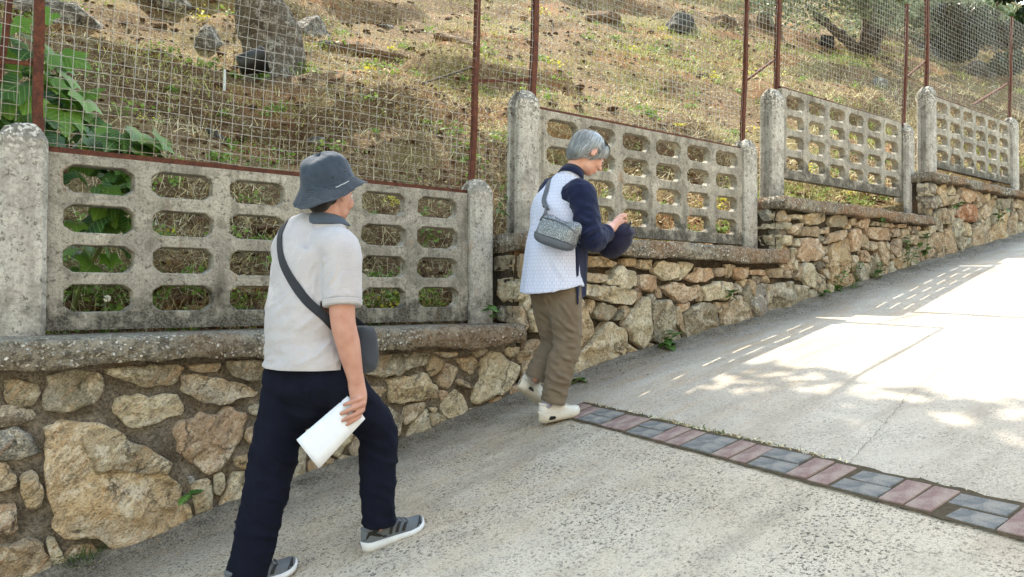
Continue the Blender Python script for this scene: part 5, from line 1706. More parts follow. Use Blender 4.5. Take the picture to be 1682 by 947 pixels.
def head_shapes(c, f, r, u, s=1.0):
    """head with skull, jaw, brow, nose, lips, cheeks and ears, about 0.225 m tall at s=1"""
    M = np.stack([r, f, u], 1)
    E = lambda x, y, z, a, b, d, R=None: ellipsoid(c + (r * x + f * y + u * z) * s, A(a, b, d) * s, M if R is None else R, 22, 14)
    ch = [E(0, -.018, .030, .074, .094, .084), E(0, .022, .0, .066, .076, .09), E(0, .030, -.050, .054, .060, .056), E(0, .052, -.080, .032, .032, .026),
          E(.036, .060, -.022, .030, .028, .032), E(-.036, .060, -.022, .030, .028, .032), E(0, .080, .034, .048, .018, .012),
          E(0, .100, -.004, .010, .014, .028), E(0, .110, -.020, .014, .014, .011), E(.010, .102, -.024, .009, .01, .008), E(-.010, .102, -.024, .009, .01, .008),
          E(0, .090, -.050, .024, .012, .006), E(0, .088, -.061, .021, .012, .007)]
    for sg in (1, -1):
        b = f * -.35 + r * sg; b = unit(b)
        Me = np.stack([b, unit(np.cross(u, b)), u], 1)
        e = c + (r * sg * .074 + f * -.008 + u * -.002) * s
        ch += [ellipsoid(e + b * .010 * s, A(.007, .019, .033) * s, Me, 14, 10), ellipsoid(e + b * .012 * s + u * -.018 * s, A(.007, .012, .014) * s, Me, 12, 8)]
    return ch

def eyes(c, f, r, u, s, parent):
    wh = mat_plain('eye_white', 'dcd8d0', .3, .05); dk = mat_plain('iris', '2a1c14', .2, .1)
    M = np.stack([r, f, u], 1)
    for sg in (1, -1):
        p = c + (r * sg * .031 + f * .081 + u * .012) * s
        v, fa = ellipsoid(p, A(.013, .010, .007) * s, M, 12, 8)
        e = link('eye', mesh('eye', v, fa, True), wh, parent)
        v, fa = ellipsoid(p + f * .008 * s, A(.005, .003, .005) * s, M, 10, 6)
        link('iris', mesh('iris', v, fa, True), dk, e)

def bvh(me):
    return BVHTree.FromPolygons([tuple(v.co) for v in me.vertices], [tuple(p.vertices) for p in me.polygons])

def ribbon(name, pts, width, thick, surf, mat, parent, n=60, off=.004, twist=None):
    """strap lying on surf (list of BVH trees): points are pulled onto the cloth, then lifted"""
    P = catmull(pts, n); N = []
    for i in range(n):
        best = None
        for t in surf:
            co, no, idx, d = t.find_nearest(Vector(P[i]))
            if co is not None and (best is None or d < best[1]): best = ((np.array(co), np.array(no)), d)
        if best and best[1] < .05:
            P[i] = best[0][0]; N.append(best[0][1])
        else: N.append(N[-1] if N else A(0, -1, 0))
    N = np.array(N)
    for _ in range(6):
        P[1:-1] = P[1:-1] * .5 + (P[:-2] + P[2:]) * .25; N[1:-1] = N[1:-1] * .5 + (N[:-2] + N[2:]) * .25
    N /= np.linalg.norm(N, axis=1)[:, None]
    T = np.gradient(P, axis=0); T /= np.linalg.norm(T, axis=1)[:, None]
    S = np.cross(T, N); S /= np.linalg.norm(S, axis=1)[:, None]
    P = P + N * off
    V = []; F = []
    for i in range(n):
        for a, b in ((-1, 0), (1, 0), (1, 1), (-1, 1)): V.append(P[i] + S[i] * a * width / 2 + N[i] * b * thick)
    for i in range(n - 1):
        for j in range(4): F.append((4 * i + j, 4 * i + (j + 1) % 4, 4 * i + 4 + (j + 1) % 4, 4 * i + 4 + j))
    F += [(3, 2, 1, 0), tuple(range(4 * n - 4, 4 * n))]
    return link(name, mesh(name, V, F, False), mat, parent), P, N

# --- shoes: local frame x forward (heel 0, toe L), y to the left, z up
def shoe(person, heel, f, r, u, L, W, mats, style):
    """parts: sole, upper, laces, stripes"""
    sh = None
    f, r, u = unit(f), unit(r), unit(u); heel = np.asarray(heel, float)
    tw = lambda x, y, z: heel + f * x + r * y + u * z
    def half(t, side):           # plan outline of a foot, t 0..1
        a = np.interp(t, [0, .04, .12, .3, .5, .72, .86, .95, 1], [.0, .19, .29, .31, .33, .44, .42, .26, .0])
        return a * W * (1.04 if side > 0 else .96)
    ts = np.r_[0, .008, .03, np.linspace(.07, .9, 16), .94, .97, .99, 1.0]
    toe_up = lambda t: .022 * max(0, (t - .72) / .28) ** 2 + .008 * max(0, (.12 - t) / .12) ** 2
    st = lambda t: np.interp(t, [0, .2, .5, .8, 1], [.040, .036, .028, .024, .020]) * style.get('sole', 1)
    # sole
    V = []; F = []
    prof = [(-1.0, 0.004), (-1.03, .35), (-1.02, .75), (-.97, 1.0), (0, 1.02), (.97, 1.0), (1.02, .75), (1.03, .35), (1.0, .004), (0.0, 0.0)]
    for t in ts:
        for a, b in prof:
            w = half(t, a); ex = .006 * (1 if abs(a) > 1.0 else 0)
            V.append(tw(t * L + (t - .5) * .006, a * w + np.sign(a) * ex, toe_up(t) + b * st(t)))
    n = len(prof)
    for i in range(len(ts) - 1):
        for j in range(n): F.append((i * n + j, i * n + (j + 1) % n, i * n + n + (j + 1) % n, i * n + n + j))
    F.append(tuple(range(n))); F.append(tuple(range((len(ts) - 1) * n, len(ts) * n))[::-1])
    sole = link('shoe_sole', mesh('shoe_sole', V, F, True), mats['sole'], person)
    # upper: rings from heel to toe
    top = lambda t: np.interp(t, [0, .06, .2, .32, .42, .55, .7, .85, .95, 1], np.array([.082, .095, .100, .108, .105, .088, .066, .050, .040, .026]) * style.get('h', 1))
    V = []; F = []; m = 17
    us = np.r_[.012, .03, np.linspace(.07, .9, 18), .94, .97, .988]
    def surf(t, phi):            # phi 0..pi from the right (outer) foot to the left over the top
        w = half(t, 1) * .985; z0 = toe_up(t) + st(t) * .92; z1 = top(t) + toe_up(t)
        narrow = np.interp(t, [0, .15, .4, .6, 1], [.62, .55, .45, .6, .9])
        c, s_ = math.cos(phi), math.sin(phi)
        k = abs(s_) ** .8
        x = t * L + (.008 * k if t < .06 else 0)
        return x, np.sign(c) * abs(c) ** .75 * w * (1 - (1 - narrow) * k * .55), z0 + (z1 - z0) * k
    for t in us:
        for j in range(m): V.append(tw(*surf(t, math.pi * j / (m - 1))))
    for i in range(len(us) - 1):
        for j in range(m - 1): F.append((i * m + j, i * m + j + 1, i * m + m + j + 1, i * m + m + j))
    F.append(tuple(range(m))[::-1]); F.append(tuple(range((len(us) - 1) * m, len(us) * m)))
    up = link('shoe_upper', mesh('shoe_upper', V, F, True), mats['upper'], person)
    def patch(name, quads, mat, lift=.0025, nn=10):
        for q in quads:
            V = []; F = []
            A0 = np.array(q, float)
            for i in range(nn):
                a = i / (nn - 1)
                for b in (0, 1):
                    t, ph = (A0[0] * (1 - a) + A0[1] * a) if b == 0 else (A0[3] * (1 - a) + A0[2] * a)
                    p = np.array(surf(t, ph)); p[1] += np.sign(p[1]) * lift; p[2] += lift * .7
                    V.append(tw(*p))
                if i: F.append((2 * i - 2, 2 * i - 1, 2 * i + 1, 2 * i))
            link(name, mesh(name, V, F, True), mat, up)
    if 'stripe' in mats:
        patch('stripe', [[(.38 + .095 * k, .10), (.50 + .085 * k, .95), (.545 + .085 * k, .95), (.43 + .095 * k, .10)] for k in range(3)], mats['stripe'])
        patch('heel_counter', [[(.03, .12), (.10, .7), (.14, .7), (.30, .12)], [(.02, .05), (.02, .16), (.34, .12), (.34, .05)]], mats['stripe'], .003)
        patch('toe_cap', [[(.80, .05), (.93, 1.3), (.955, 1.4), (.90, .05)]], mats['stripe'], .002)
    if 'vent' in mats:
        V = []; F = []
        for sg in (1, -1):
            for i, (x, z) in enumerate([(.15, .30), (.20, .62), (.30, .62), (.34, .42), (.30, .28), (.2, .24)]):
                V.append(tw(x * L, sg * (half(x, sg) * 1.03 + .008), toe_up(x) + z * st(x)))
            k = len(V) - 6; F.append(tuple(range(k, k + 6)))
        link('air_window', mesh('air_window', V, F), mats['vent'], sole)
    for k in range(5):
        t = .47 + .065 * k
        pts = [A(*surf(t, ph)) + A(0, 0, .004) for ph in np.linspace(.95, 2.2, 6)]
        v, fa = rtube([tw(*p) for p in pts], [.0028] * 6, None, 6, 10)
        link('lace', mesh('lace', v, fa, True), mats['lace'], up)
    # ankle collar
    c = [A(*surf(t, ph)) for t, ph in [(.06, 1.57), (.12, .95), (.22, .80), (.33, .9), (.40, 1.57), (.33, 2.24), (.22, 2.34), (.12, 2.19), (.06, 1.57)]]
    v, fa = rtube([tw(*p) for p in c], [.008] * 9, None, 8, 30)
    link('shoe_collar', mesh('shoe_collar', v, fa, True), mats.get('collar', mats['upper']), up)

M_SKIN = mat_skin('skin_tanned', 'b78d7c', 'a87868')
M_SKINW = mat_skin('skin_light', 'c99f8c', 'b98674')

# ------------------------------------------------------------------ the man walking uphill
def build_man():
    man = empty('person', (.82, -1.02, float(road_z(.82))))
    tag(man, 'man in light grey polo shirt, navy trousers and blue bucket hat walking uphill holding papers', 'person')
    F_, R_, U_ = frame(17)
    fh, rh, uh = frame(19, -3)
    # joints
    hipR, hipL = A(*(0.8441, -1.0512, 0.9904)), A(*(0.7608, -0.8460, 0.9793))
    knR, knL = A(*(1.0276, -1.0649, 0.7288)), A(*(0.6432, -0.8888, 0.5689))
    anR, anL = A(*(1.0281, -1.0862, 0.3324)), A(*(0.5345, -0.9393, 0.2075))
    shR, shL = A(*(0.8423, -1.1189, 1.4748)), A(*(0.7694, -0.7823, 1.4875))
    elR, elL = A(*(0.8273, -1.1676, 1.2056)), A(*(0.9161, -0.6907, 1.2054))
    wrR, wrL = A(*(0.8786, -1.1796, 0.9653)), A(*(1.0127, -0.6381, 1.0915))
    neck, head = A(*(0.8457, -0.9703, 1.5814)), A(*(0.8650, -0.9742, 1.7073))
    pel, chest = A(*(0.7877, -0.9437, 1.0151)), A(*(0.7898, -0.9245, 1.4120))

    # skin: one continuous body
    ch = head_shapes(head, fh, rh, uh, .98)
    ch.append(rtube([chest, neck - U_ * .02, neck + U_ * .02 + F_ * .012, head - uh * .03 - fh * .015], [[.10, .08], [.062, .064], [.056, .06], [.052, .058]], R_, 18, 18))
    ch.append(rtube([pel - U_ * .06, pel, (pel + chest) / 2, chest, chest + U_ * .10], [[.13, .09], [.14, .10], [.14, .10], [.15, .10], [.10, .07]], R_, 20, 20))
    ch.append(rtube([shR - R_ * .07, shR, (shR + elR) / 2, elR, elR * .6 + wrR * .4, elR * .2 + wrR * .8, wrR], [.05, .054, .054, .049, .047, .036, .031], None, 16, 26))
    ch.append(rtube([shL + R_ * .07, shL, (shL + elL) / 2, elL, elL * .6 + wrL * .4, wrL], [.05, .052, .05, .043, .040, .029], None, 16, 22))
    for h, k, a in ((hipR, knR, anR), (hipL, knL, anL)):
        ch.append(rtube([h + U_ * .03, h * .5 + k * .5, k, k * .5 + a * .5, k * .15 + a * .85, a], [.072, .064, .05, .048, .028, .022], None, 14, 22))
    # right hand: fingers folded over the papers, back of the hand towards us
    camdir = unit(A(-.49, -3.91, 1.3) - wrR)
    ir = A(.787, -.617, 0)
    ch.append(rtube([(0.8766, -1.1783, 0.9890), (0.8783, -1.1855, 0.9469), (0.8819, -1.1942, 0.9049), (0.8803, -1.1923, 0.8529)], [[.032, .027], [.034, .022], [.034, .018], [.026, .015]], ir, 16, 14))
    for a_, b_, c_, d_, r_ in (((0.8875, -1.2087, 0.9060), (0.8635, -1.2153, 0.8992), (0.8428, -1.1951, 0.8871), (0.8311, -1.1719, 0.8762), .0095), ((0.8913, -1.2115, 0.8824), (0.8609, -1.2155, 0.8714), (0.8365, -1.1924, 0.8569), (0.8220, -1.1644, 0.8432), .0098),
                               ((0.8877, -1.2084, 0.8541), (0.8601, -1.2120, 0.8430), (0.8376, -1.1903, 0.8285), (0.8259, -1.1671, 0.8150), .0092), ((0.8818, -1.1996, 0.8300), (0.8607, -1.2058, 0.8211), (0.8473, -1.1914, 0.8089), (0.8399, -1.1753, 0.7981), .0082)):
        ch.append(rtube([A(*a_) * 1.25 - A(*b_) * .25, a_, b_, c_, d_], [r_, r_ * 1.08, r_, r_ * .95, r_ * .8], None, 10, 16))
    ch.append(rtube([(0.8773, -1.1720, 0.9457), (0.8666, -1.1517, 0.9065), (0.8563, -1.1357, 0.8770), (0.8452, -1.1267, 0.8531)], [.016, .0135, .0115, .0095], None, 10, 12))
    ch += hand(wrL, unit(wrL - elL), -U_, F_, [25, 30, 20], .98)
    me = remeshed('body', ch, .0045, 4, .5)
    body = link('body', me, M_SKIN, man)
    eyes(head, fh, rh, uh, .98, man)

    # trousers
    pants = mat_cloth('navy_cotton', '101424', '0a0c16', 500, .0012, .92, .5, .0, 0.0)
    wl = pel + U_ * .03
    ch = [rtube([wl + U_ * .02, pel - U_ * .02, pel - U_ * .10, pel - U_ * .15], [[.168, .128], [.178, .138], [.182, .142], [.13, .10]], R_, 28, 14)]
    ch.append(rtube([hipR + U_ * .02 - R_ * .01, hipR * .75 + knR * .25 - F_ * .02, hipR * .4 + knR * .6, knR + F_ * .012, knR * .6 + anR * .4 + F_ * .004, knR * .2 + anR * .8, anR + U_ * .045, anR + U_ * .022], [.102, .106, .094, .082, .074, .070, .067, .068], None, 24, 34, ends=(1, .1)))
    ch.append(rtube([hipL + U_ * .02 + R_ * .01, hipL * .75 + knL * .25, hipL * .4 + knL * .6, knL, knL * .6 + anL * .4, knL * .2 + anL * .8, anL, anL - unit(knL - anL) * .04], [.102, .108, .098, .090, .083, .080, .078, .080], None, 24, 34, ends=(1, .1)))
    ch.append(ellipsoid(hipR * .8 + pel * .2 - F_ * .05 - U_ * .035, A(.10, .095, .115), np.stack([R_, F_, U_], 1)))
    ch.append(ellipsoid(hipL * .8 + pel * .2 - F_ * .05 - U_ * .03, A(.10, .095, .115), np.stack([R_, F_, U_], 1)))
    me = remeshed('trousers', ch, .0075, 7)
    folds(me, .015, (10, 10, 20), (7, -5, 0), 401, 2.8, lambda c: np.clip(.35 + .9 * np.exp(-((c[:, 2] - .68) / .14) ** 2) + .8 * np.exp(-((c[:, 2] - .40) / .10) ** 2), 0, 1.2))
    fold_lines(me, [([(1.0557, -1.1767, 0.7955), (0.9739, -1.1758, 0.7673), (0.9215, -1.1217, 0.7413)], 1), ([(1.0522, -1.1733, 0.7340), (0.9694, -1.1589, 0.7097), (0.9271, -1.1001, 0.6888)], .8),
                    ([(1.0361, -1.1619, 0.8398), (0.9212, -1.1737, 0.8612), (0.8556, -1.1479, 0.8832)], .8), ([(0.6305, -0.9720, 0.9308), (0.6795, -1.0345, 0.8150), (0.7533, -1.0661, 0.7403)], 1.0),
                    ([(0.5674, -0.9826, 0.6326), (0.6263, -1.0164, 0.6656), (0.7068, -1.0289, 0.6808)], .8), ([(0.5301, -0.9900, 0.5004), (0.5884, -1.0231, 0.5162), (0.6716, -1.0253, 0.5549)], .7),
                    ([(0.4966, -0.9878, 0.3908), (0.5508, -1.0306, 0.4092), (0.6239, -1.0244, 0.4172)], .7), ([(1.0579, -1.1739, 0.4019), (0.9854, -1.1806, 0.4018), (0.9472, -1.1251, 0.3862)], .8),
                    ([(1.0614, -1.1775, 0.4757), (0.9851, -1.1810, 0.4599), (0.9469, -1.1254, 0.4398)], .6), ([(1.0371, -1.1607, 0.6725), (0.9640, -1.1540, 0.6514), (0.9312, -1.1028, 0.6472)], .8), ([(0.8277, -1.1521, 0.9333), (0.8930, -1.1774, 0.8951), (0.9877, -1.1749, 0.8554)], .7), ([(0.5679, -0.9468, 0.7914), (0.6127, -1.0197, 0.7684), (0.6983, -1.0488, 0.7796)], .7), ([(0.5053, -0.9954, 0.4483), (0.5596, -1.0380, 0.4598), (0.6420, -1.0393, 0.4804)], .7), ([(0.7131, -1.1004, 0.9370), (0.7044, -1.0925, 0.8433), (0.6985, -1.0486, 0.7441)], .8)], .013, .010)
    cut(me, anR + U_ * .022, -unit(knR - anR) * 1.0, .16)
    tr = link('trousers', me, pants, man); cloth_edge(tr)
    sk = mat_cloth('dark_sock', '2a2d33', '1d2026', 300)
    tb = bvh(me)
    # back pocket welt with a small red tab
    pk, _, _ = ribbon('pocket_welt', [(0.6338, -0.9754, 1.0070), (0.6744, -1.0455, 1.0146), (0.7296, -1.1017, 1.0297)], .012, .003, [tb], mat_cloth('navy_welt', '0c0e18', '08090f'), tr, 20, .001)
    ribbon('pocket_tab', [(0.6977, -1.0896, 1.0517), (0.7088, -1.0983, 1.0540)], .008, .002, [tb], mat_plain('red_tab', 'a02a2e', .8, .1), tr, 6, .004)

    # polo shirt
    polo = mat_cloth('grey_pique', 'b7b4b6', '9b989d', 330, .002, .95, .35, .0012)
    mid = A(*(0.7710, -0.9329, 1.2132)); low = A(*(0.7797, -0.9441, 1.0403))
    ch = [rtube([neck + U_ * .002 - F_ * .005, neck - U_ * .035, chest + U_ * .095, chest + U_ * .02, chest - U_ * .09, mid, mid - U_ * .11, low - U_ * .0, low - U_ * .035],
                [[.07, .07], [.105, .085], [.165, .112], [.190, .132], [.192, .142], [.190, .146], [.190, .148], [.202, .160], [.206, .166]], R_, 32, 40, ends=(1, .08))]
    for sh, el, sg in ((shR, elR, 1), (shL, elL, -1)):
        ch.append(rtube([sh - R_ * sg * .10 + U_ * .015, sh - R_ * sg * .01 + U_ * .006, sh * .6 + el * .4, sh * .27 + el * .73], [.078, .084, .078, .076], None, 24, 22, ends=(1, .1)))
    me = remeshed('polo_shirt', ch, .0065, 6)
    # level hem: drop to the hem line, slit at the right side
    co = get_co(me)
    folds(me, .009, (11, 11, 13), (-9, 7, 0), 411, 2.6, lambda c: np.clip(.45 + .8 * np.clip((1.32 - c[:, 2]) / .3, 0, 1), 0, 1.1))
    fold_lines(me, [([(0.6241, -0.8420, 1.1153), (0.6479, -0.9883, 1.1570), (0.7160, -1.0924, 1.1519)], .9), ([(0.6186, -0.8370, 1.0538), (0.6670, -1.0026, 1.1022), (0.7439, -1.1138, 1.1119)], .9),
                    ([(0.7839, -1.1618, 1.4520), (0.7423, -1.1159, 1.4056), (0.7377, -1.0986, 1.3116)], .9), ([(0.6269, -0.8465, 1.3121), (0.6406, -0.9092, 1.4091), (0.7034, -0.9084, 1.4844)], .6),
                    ([(0.7576, -1.1653, 1.3347), (0.7768, -1.1936, 1.3810), (0.7838, -1.1997, 1.4389)], .7), ([(0.6381, -0.9174, 1.1909), (0.6772, -1.0374, 1.2289), (0.7434, -1.1145, 1.2059)], .6),
                    ([(0.7581, -1.0792, 1.5498), (0.7209, -1.0495, 1.5022), (0.6839, -1.0196, 1.4308)], .5), ([(0.6130, -0.8323, 1.0292), (0.6391, -0.9802, 1.0546), (0.7073, -1.0844, 1.0532)], .7), ([(0.7098, -1.0769, 1.3352), (0.7297, -1.1172, 1.2647), (0.7668, -1.1458, 1.2296)], .8), ([(0.6319, -0.9006, 1.2513), (0.6566, -0.9965, 1.2832), (0.6766, -1.0382, 1.3353)], .6), ([(0.7628, -1.1815, 1.2883), (0.7903, -1.2288, 1.3160), (0.8365, -1.2267, 1.2999)], .5)], .009, .009)
    cut(me, low - U_ * .03, -U_)
    for sh, el in ((shR, elR), (shL, elL)): cut(me, sh * .28 + el * .72, unit(el - sh), .083)
    shirt = link('polo_shirt', me, polo, man); cloth_edge(shirt)
    sb = bvh(me)
    # ribbed sleeve hems
    rib = mat_cloth('grey_rib', 'aba8ab', '939095', 330, .002)
    for sh, el in ((shR, elR), (shL, elL)):
        q = sh * .27 + el * .73; ax = unit(el - sh)
        v, f = tube(catmull([q - ax * .002, q + ax * .008, q + ax * .022], 6), [.0775, .0785, .0765, .0765, .076, .073], None, 28)
        link('sleeve_hem', mesh('sleeve_hem', v, f, True), polo, shirt)
    # collar in blue grey
    colr = mat_cloth('collar_blue', '4f5b6c', '3d4858', 400, .0015)
    V = []; Fc = []; n = 40
    for i in range(n):
        a = -2.75 + 5.5 * i / (n - 1)           # 0 = nape, opening at the throat
        o = -F_ * math.cos(a) + R_ * math.sin(a)
        up = .014 - .012 * (1 - math.cos(a))
        b = neck + F_ * .012 + U_ * .004
        for (rr, zz) in ((.064, .034 + up), (.069, .037 + up), (.075, .026 + up), (.090, .006), (.085, .001), (.066, .012)):
            V.append(b + o * rr * (1.0 + .06 * math.cos(2 * a)) + U_ * zz)
    for i in range(n - 1):
        for j in range(6): Fc.append((6 * i + j, 6 * i + (j + 1) % 6, 6 * i + 6 + (j + 1) % 6, 6 * i + 6 + j))
    link('collar', mesh('collar', V, Fc, True), colr, shirt)

    # hair below the hat
    hair = mat_cloth('dark_hair', '2a2622', '0f0d0c', 300, .003, .6)
    M = np.stack([rh, fh, uh], 1)
    ch = [ellipsoid(head - fh * .022 * 1 + uh * .026, A(.0765, .096, .088), M), ellipsoid(head - fh * .060 - uh * .03, A(.056, .040, .050), M)]
    me = remeshed('hair', ch, .006, 2); co = get_co(me)
    rel = (co - head)
    keep_y = rel @ fh
    k = (keep_y > -.022) & ((rel @ uh) < .045)                                       # pull the front of the cap inside the skull
    co[k] = head + rel[k] * .84; set_co(me, co)
    folds(me, .004, (60, 60, 14), (0, 0, 0), 420, 1.5)
    link('hair', me, hair, man)

    # bucket hat: crown and brim as one sewn cloth shell
    m = Mat('hat_cloth')
    att = m.n('Attribute', None, attribute_name='hr').outputs['Fac']
    rings = m.math('SINE', m.math('MULTIPLY', att, 1900.0))
    n1 = m.noise(14, 5, .6)
    base = m.mix(m.ramp(n1, [(.3, 0.0), (.7, .6)]), lin('37424f'), lin('29323d'))
    hatm = m.done(base, .9, m.bump(m.math('ADD', rings, m.noise(420, 3)), .0009), spec=.2, Sheen_Weight=.2)
    hc = head + uh * .054 - fh * .018
    ft, rt, ut = frame(12, 20, -3)
    prof = [(.0, .124), (.035, .123), (.062, .117), (.082, .105), (.093, .085), (.099, .055), (.104, .025), (.107, .004), (.111, -.005), (.122, -.021), (.135, -.039), (.146, -.054), (.151, -.060), (.1515, -.063), (.149, -.064), (.138, -.048), (.124, -.029), (.110, -.012), (.102, .004), (.098, .04), (.090, .08), (.06, .106), (.0, .114)]
    n = 64; V = []; Fh = []; hr = []
    for (r_, z_) in prof:
        for j in range(n):
            a = 6.2832 * j / n
            ex = .92 + .09 * math.sin(a) ** 2
            z2 = z_
            if r_ > .11: z2 += .010 * math.sin(2 * a + .6) + .004 * math.sin(5 * a) + (.020 * max(0, math.sin(a)) + .014 * max(0, math.cos(a))) * (r_ - .11) / .04
            if z_ > .075: z2 -= .016 * max(0, math.cos(a - 2.4)) * (1 if r_ > .04 else .4) + .012 * max(0, math.cos(a + 1.2)) ** 3
            k_ = 1 + .018 * math.sin(3 * a + 9 * z_) * (1 if r_ < .11 else .4)
            V.append(hc + rt * r_ * k_ * math.cos(a) * ex + ft * r_ * k_ * math.sin(a) * 1.06 + ut * z2); hr.append(r_)
    for i in range(len(prof) - 1):
        for j in range(n): Fh.append((i * n + j, i * n + (j + 1) % n, i * n + n + (j + 1) % n, i * n + n + j))
    me = mesh('bucket_hat', V, Fh, True)
    at_ = me.attributes.new('hr', 'FLOAT', 'POINT'); at_.data.foreach_set('value', np.array([max(h, .107) for h in hr], dtype=np.float32))
    sub = bpy.data.objects.new('t', me); COL.objects.link(sub)
    s_ = sub.modifiers.new('s', 'SUBSURF'); s_.levels = 1
    me2 = bpy.data.meshes.new_from_object(sub.evaluated_get(bpy.context.evaluated_depsgraph_get())); bpy.data.objects.remove(sub)
    folds(me2, .008, (17, 17, 22), (8, -6, 0), 431, 2.2)
    hat = link('bucket_hat', me2, hatm, man)
    hb = bvh(me2)
    dk = mat_plain('eyelet', '1d232b', .5, .1)
    for q in ((0.7643, -1.2134, 1.7463), (0.8004, -1.2419, 1.7694)):
        d = Vector(unit(A(*q) - A(-.49, -3.91, 1.3)))
        co, no, _, _ = hb.ray_cast(Vector((-.49, -3.91, 1.3)), d)
        if co is not None:
            M2 = np.stack([unit(np.cross(np.array(no), U_)), unit(np.cross(np.array(no), np.cross(np.array(no), U_))), np.array(no)], 1)
            v, f = ellipsoid(np.array(co), A(.0045, .0045, .0018), M2, 10, 6); link('eyelet', mesh('eyelet', v, f, True), dk, hat)
    emb = mat_plain('embroidery', 'a9b1bb', .8, .1)
    ribbon('embroidery', [(0.8066, -1.1445, 1.7208), (0.8159, -1.1519, 1.7232), (0.8233, -1.1577, 1.7303), (0.8307, -1.1636, 1.7326), (0.8444, -1.1618, 1.7412), (0.8519, -1.1676, 1.7460)], .0032, .0010, [hb], emb, hat, 26, .001)

    # shoes
    shm = {'sole': mat_plain('white_foam', 'c8cacb', .6, .12, 30), 'upper': mat_cloth('grey_knit', '60666b', '4a5056', 260, .002), 'stripe': mat_plain('black_trim', '17191c', .6, .2), 'lace': mat_cloth('grey_lace', '7a8086', '60666b')}
    fR = unit(A(*(1.2610, -1.0780, 0.3230)) - A(*(0.9596, -1.0697, 0.2599)))
    heelR = A(*(0.9612, -1.0773, 0.2541))
    rR = unit(np.cross(fR, A(0, 0, 1.0))); uR = np.cross(rR, fR)
    shoe(man, heelR, fR, rR, uR, .290, .112, shm, {'sole': 1.05})
    sock(anR + U_ * .08, heelR + fR * .066 + uR * .088, sk, man)
    toeL = A(.735, -.95, .225)
    fL = unit(A(.97, -.02, .20)); rL = unit(np.cross(fL, A(0, 0, 1.0))); uL = np.cross(rL, fL)
    shoe(man, toeL - fL * .285 - uL * .018, fL, rL, uL, .285, .110, shm, {'sole': 1.05})

    # shoulder bag with its strap
    bagm = mat_cloth('bag_nylon', '2d3036', '22252a', 500, .0008, .7)
    bag = empty('shoulder_bag', A(*(0.9899, -1.0396, 1.0860))); tag(bag, 'dark grey crossbody bag hanging at the right hip of the man', 'bag')
    bc = A(*(0.9774, -1.0424, 1.0766)); Mb = np.stack([F_ * .9 - R_ * .3, unit(R_ * .9 + F_ * .3), U_], 1)
    v, f = ellipsoid((0, 0, 0), (1, 1, 1), None, 36, 24)
    v = np.sign(v) * np.abs(v) ** .62; v = v * A(.095, .045, .10)
    v[:, 0] *= 1 + .25 * np.clip(-v[:, 2] / .1, -1, 1) * .5
    me = mesh('pouch', bc + v @ Mb.T, f, True); folds(me, .008, (14, 14, 20), (5, 4, 0), 441, 1.8)
    link('pouch', me, bagm, bag)
    ribbon('zip', [bc + Mb @ A(-.07, -.04, .06), bc + Mb @ A(0, -.05, .065), bc + Mb @ A(.07, -.04, .06)], .008, .002, [bvh(me)], mat_plain('zip_black', '121316', .5, .1), bag, 16, .002)
    ribbon('strap', [bc + U_ * .06 + F_ * .02, (0.8308, -1.1445, 1.1693), (0.7809, -1.1313, 1.2103), (0.7153, -1.0933, 1.2764), (0.6841, -1.0316, 1.3544), (0.6748, -0.9618, 1.4446), (0.7031, -0.9087, 1.5286), (0.7496, -0.8568, 1.5791), shL + U_ * .07 + F_ * .05, chest + F_ * .13 - R_ * .08, chest + F_ * .15 - U_ * .12, bc + F_ * .03 + U_ * .07], .036, .0025, [sb], bagm, bag, 90, .004)

    # folded papers in the right hand
    pap = Mat('paper'); pn_ = pap.noise(40, 3)
    paper = pap.done(pap.mix(pn_, lin('d9dce2'), lin('cfd2da')), .75, pap.bump(pap.noise(7, 3), .004), spec=.2)
    sh_ = empty('paper_sheets', A(*(0.7920, -1.1477, 0.7830))); tag(sh_, 'folded white paper sheets held in the right hand of the man', 'papers')
    c0, c1, c2, c3 = A(*(0.8510, -1.1624, 0.9088)), A(*(0.6830, -1.0682, 0.7441)), A(*(0.7498, -1.1257, 0.6350)), A(*(0.8982, -1.2034, 0.8147))
    nrm = unit(np.cross(c1 - c0, c3 - c0)); nrm = nrm if nrm @ camdir > 0 else -nrm
    for k in range(3):
        V = []; Fp = []; nu = 14
        for i in range(nu):
            t = i / (nu - 1)
            for j in range(5):
                q = j / 4
                p = (c0 * (1 - t) + c1 * t) * (1 - q) + (c3 * (1 - t) + c2 * t) * q
                p = p - nrm * (k * .0035) + nrm * (.012 * math.sin(t * 3.0) * (q - .3) + .006 * math.sin(q * 3.14)) + unit(c1 - c0) * (-.004 * k)
                V.append(p)
        for i in range(nu - 1):
            for j in range(4): Fp.append((5 * i + j, 5 * i + j + 1, 5 * i + 6 + j, 5 * i + 5 + j))
        me = mesh('sheet', V, Fp, True)
        o = link('sheet', me, paper, sh_)
        so = o.modifiers.new('t', 'SOLIDIFY'); so.thickness = .0014
build_man()

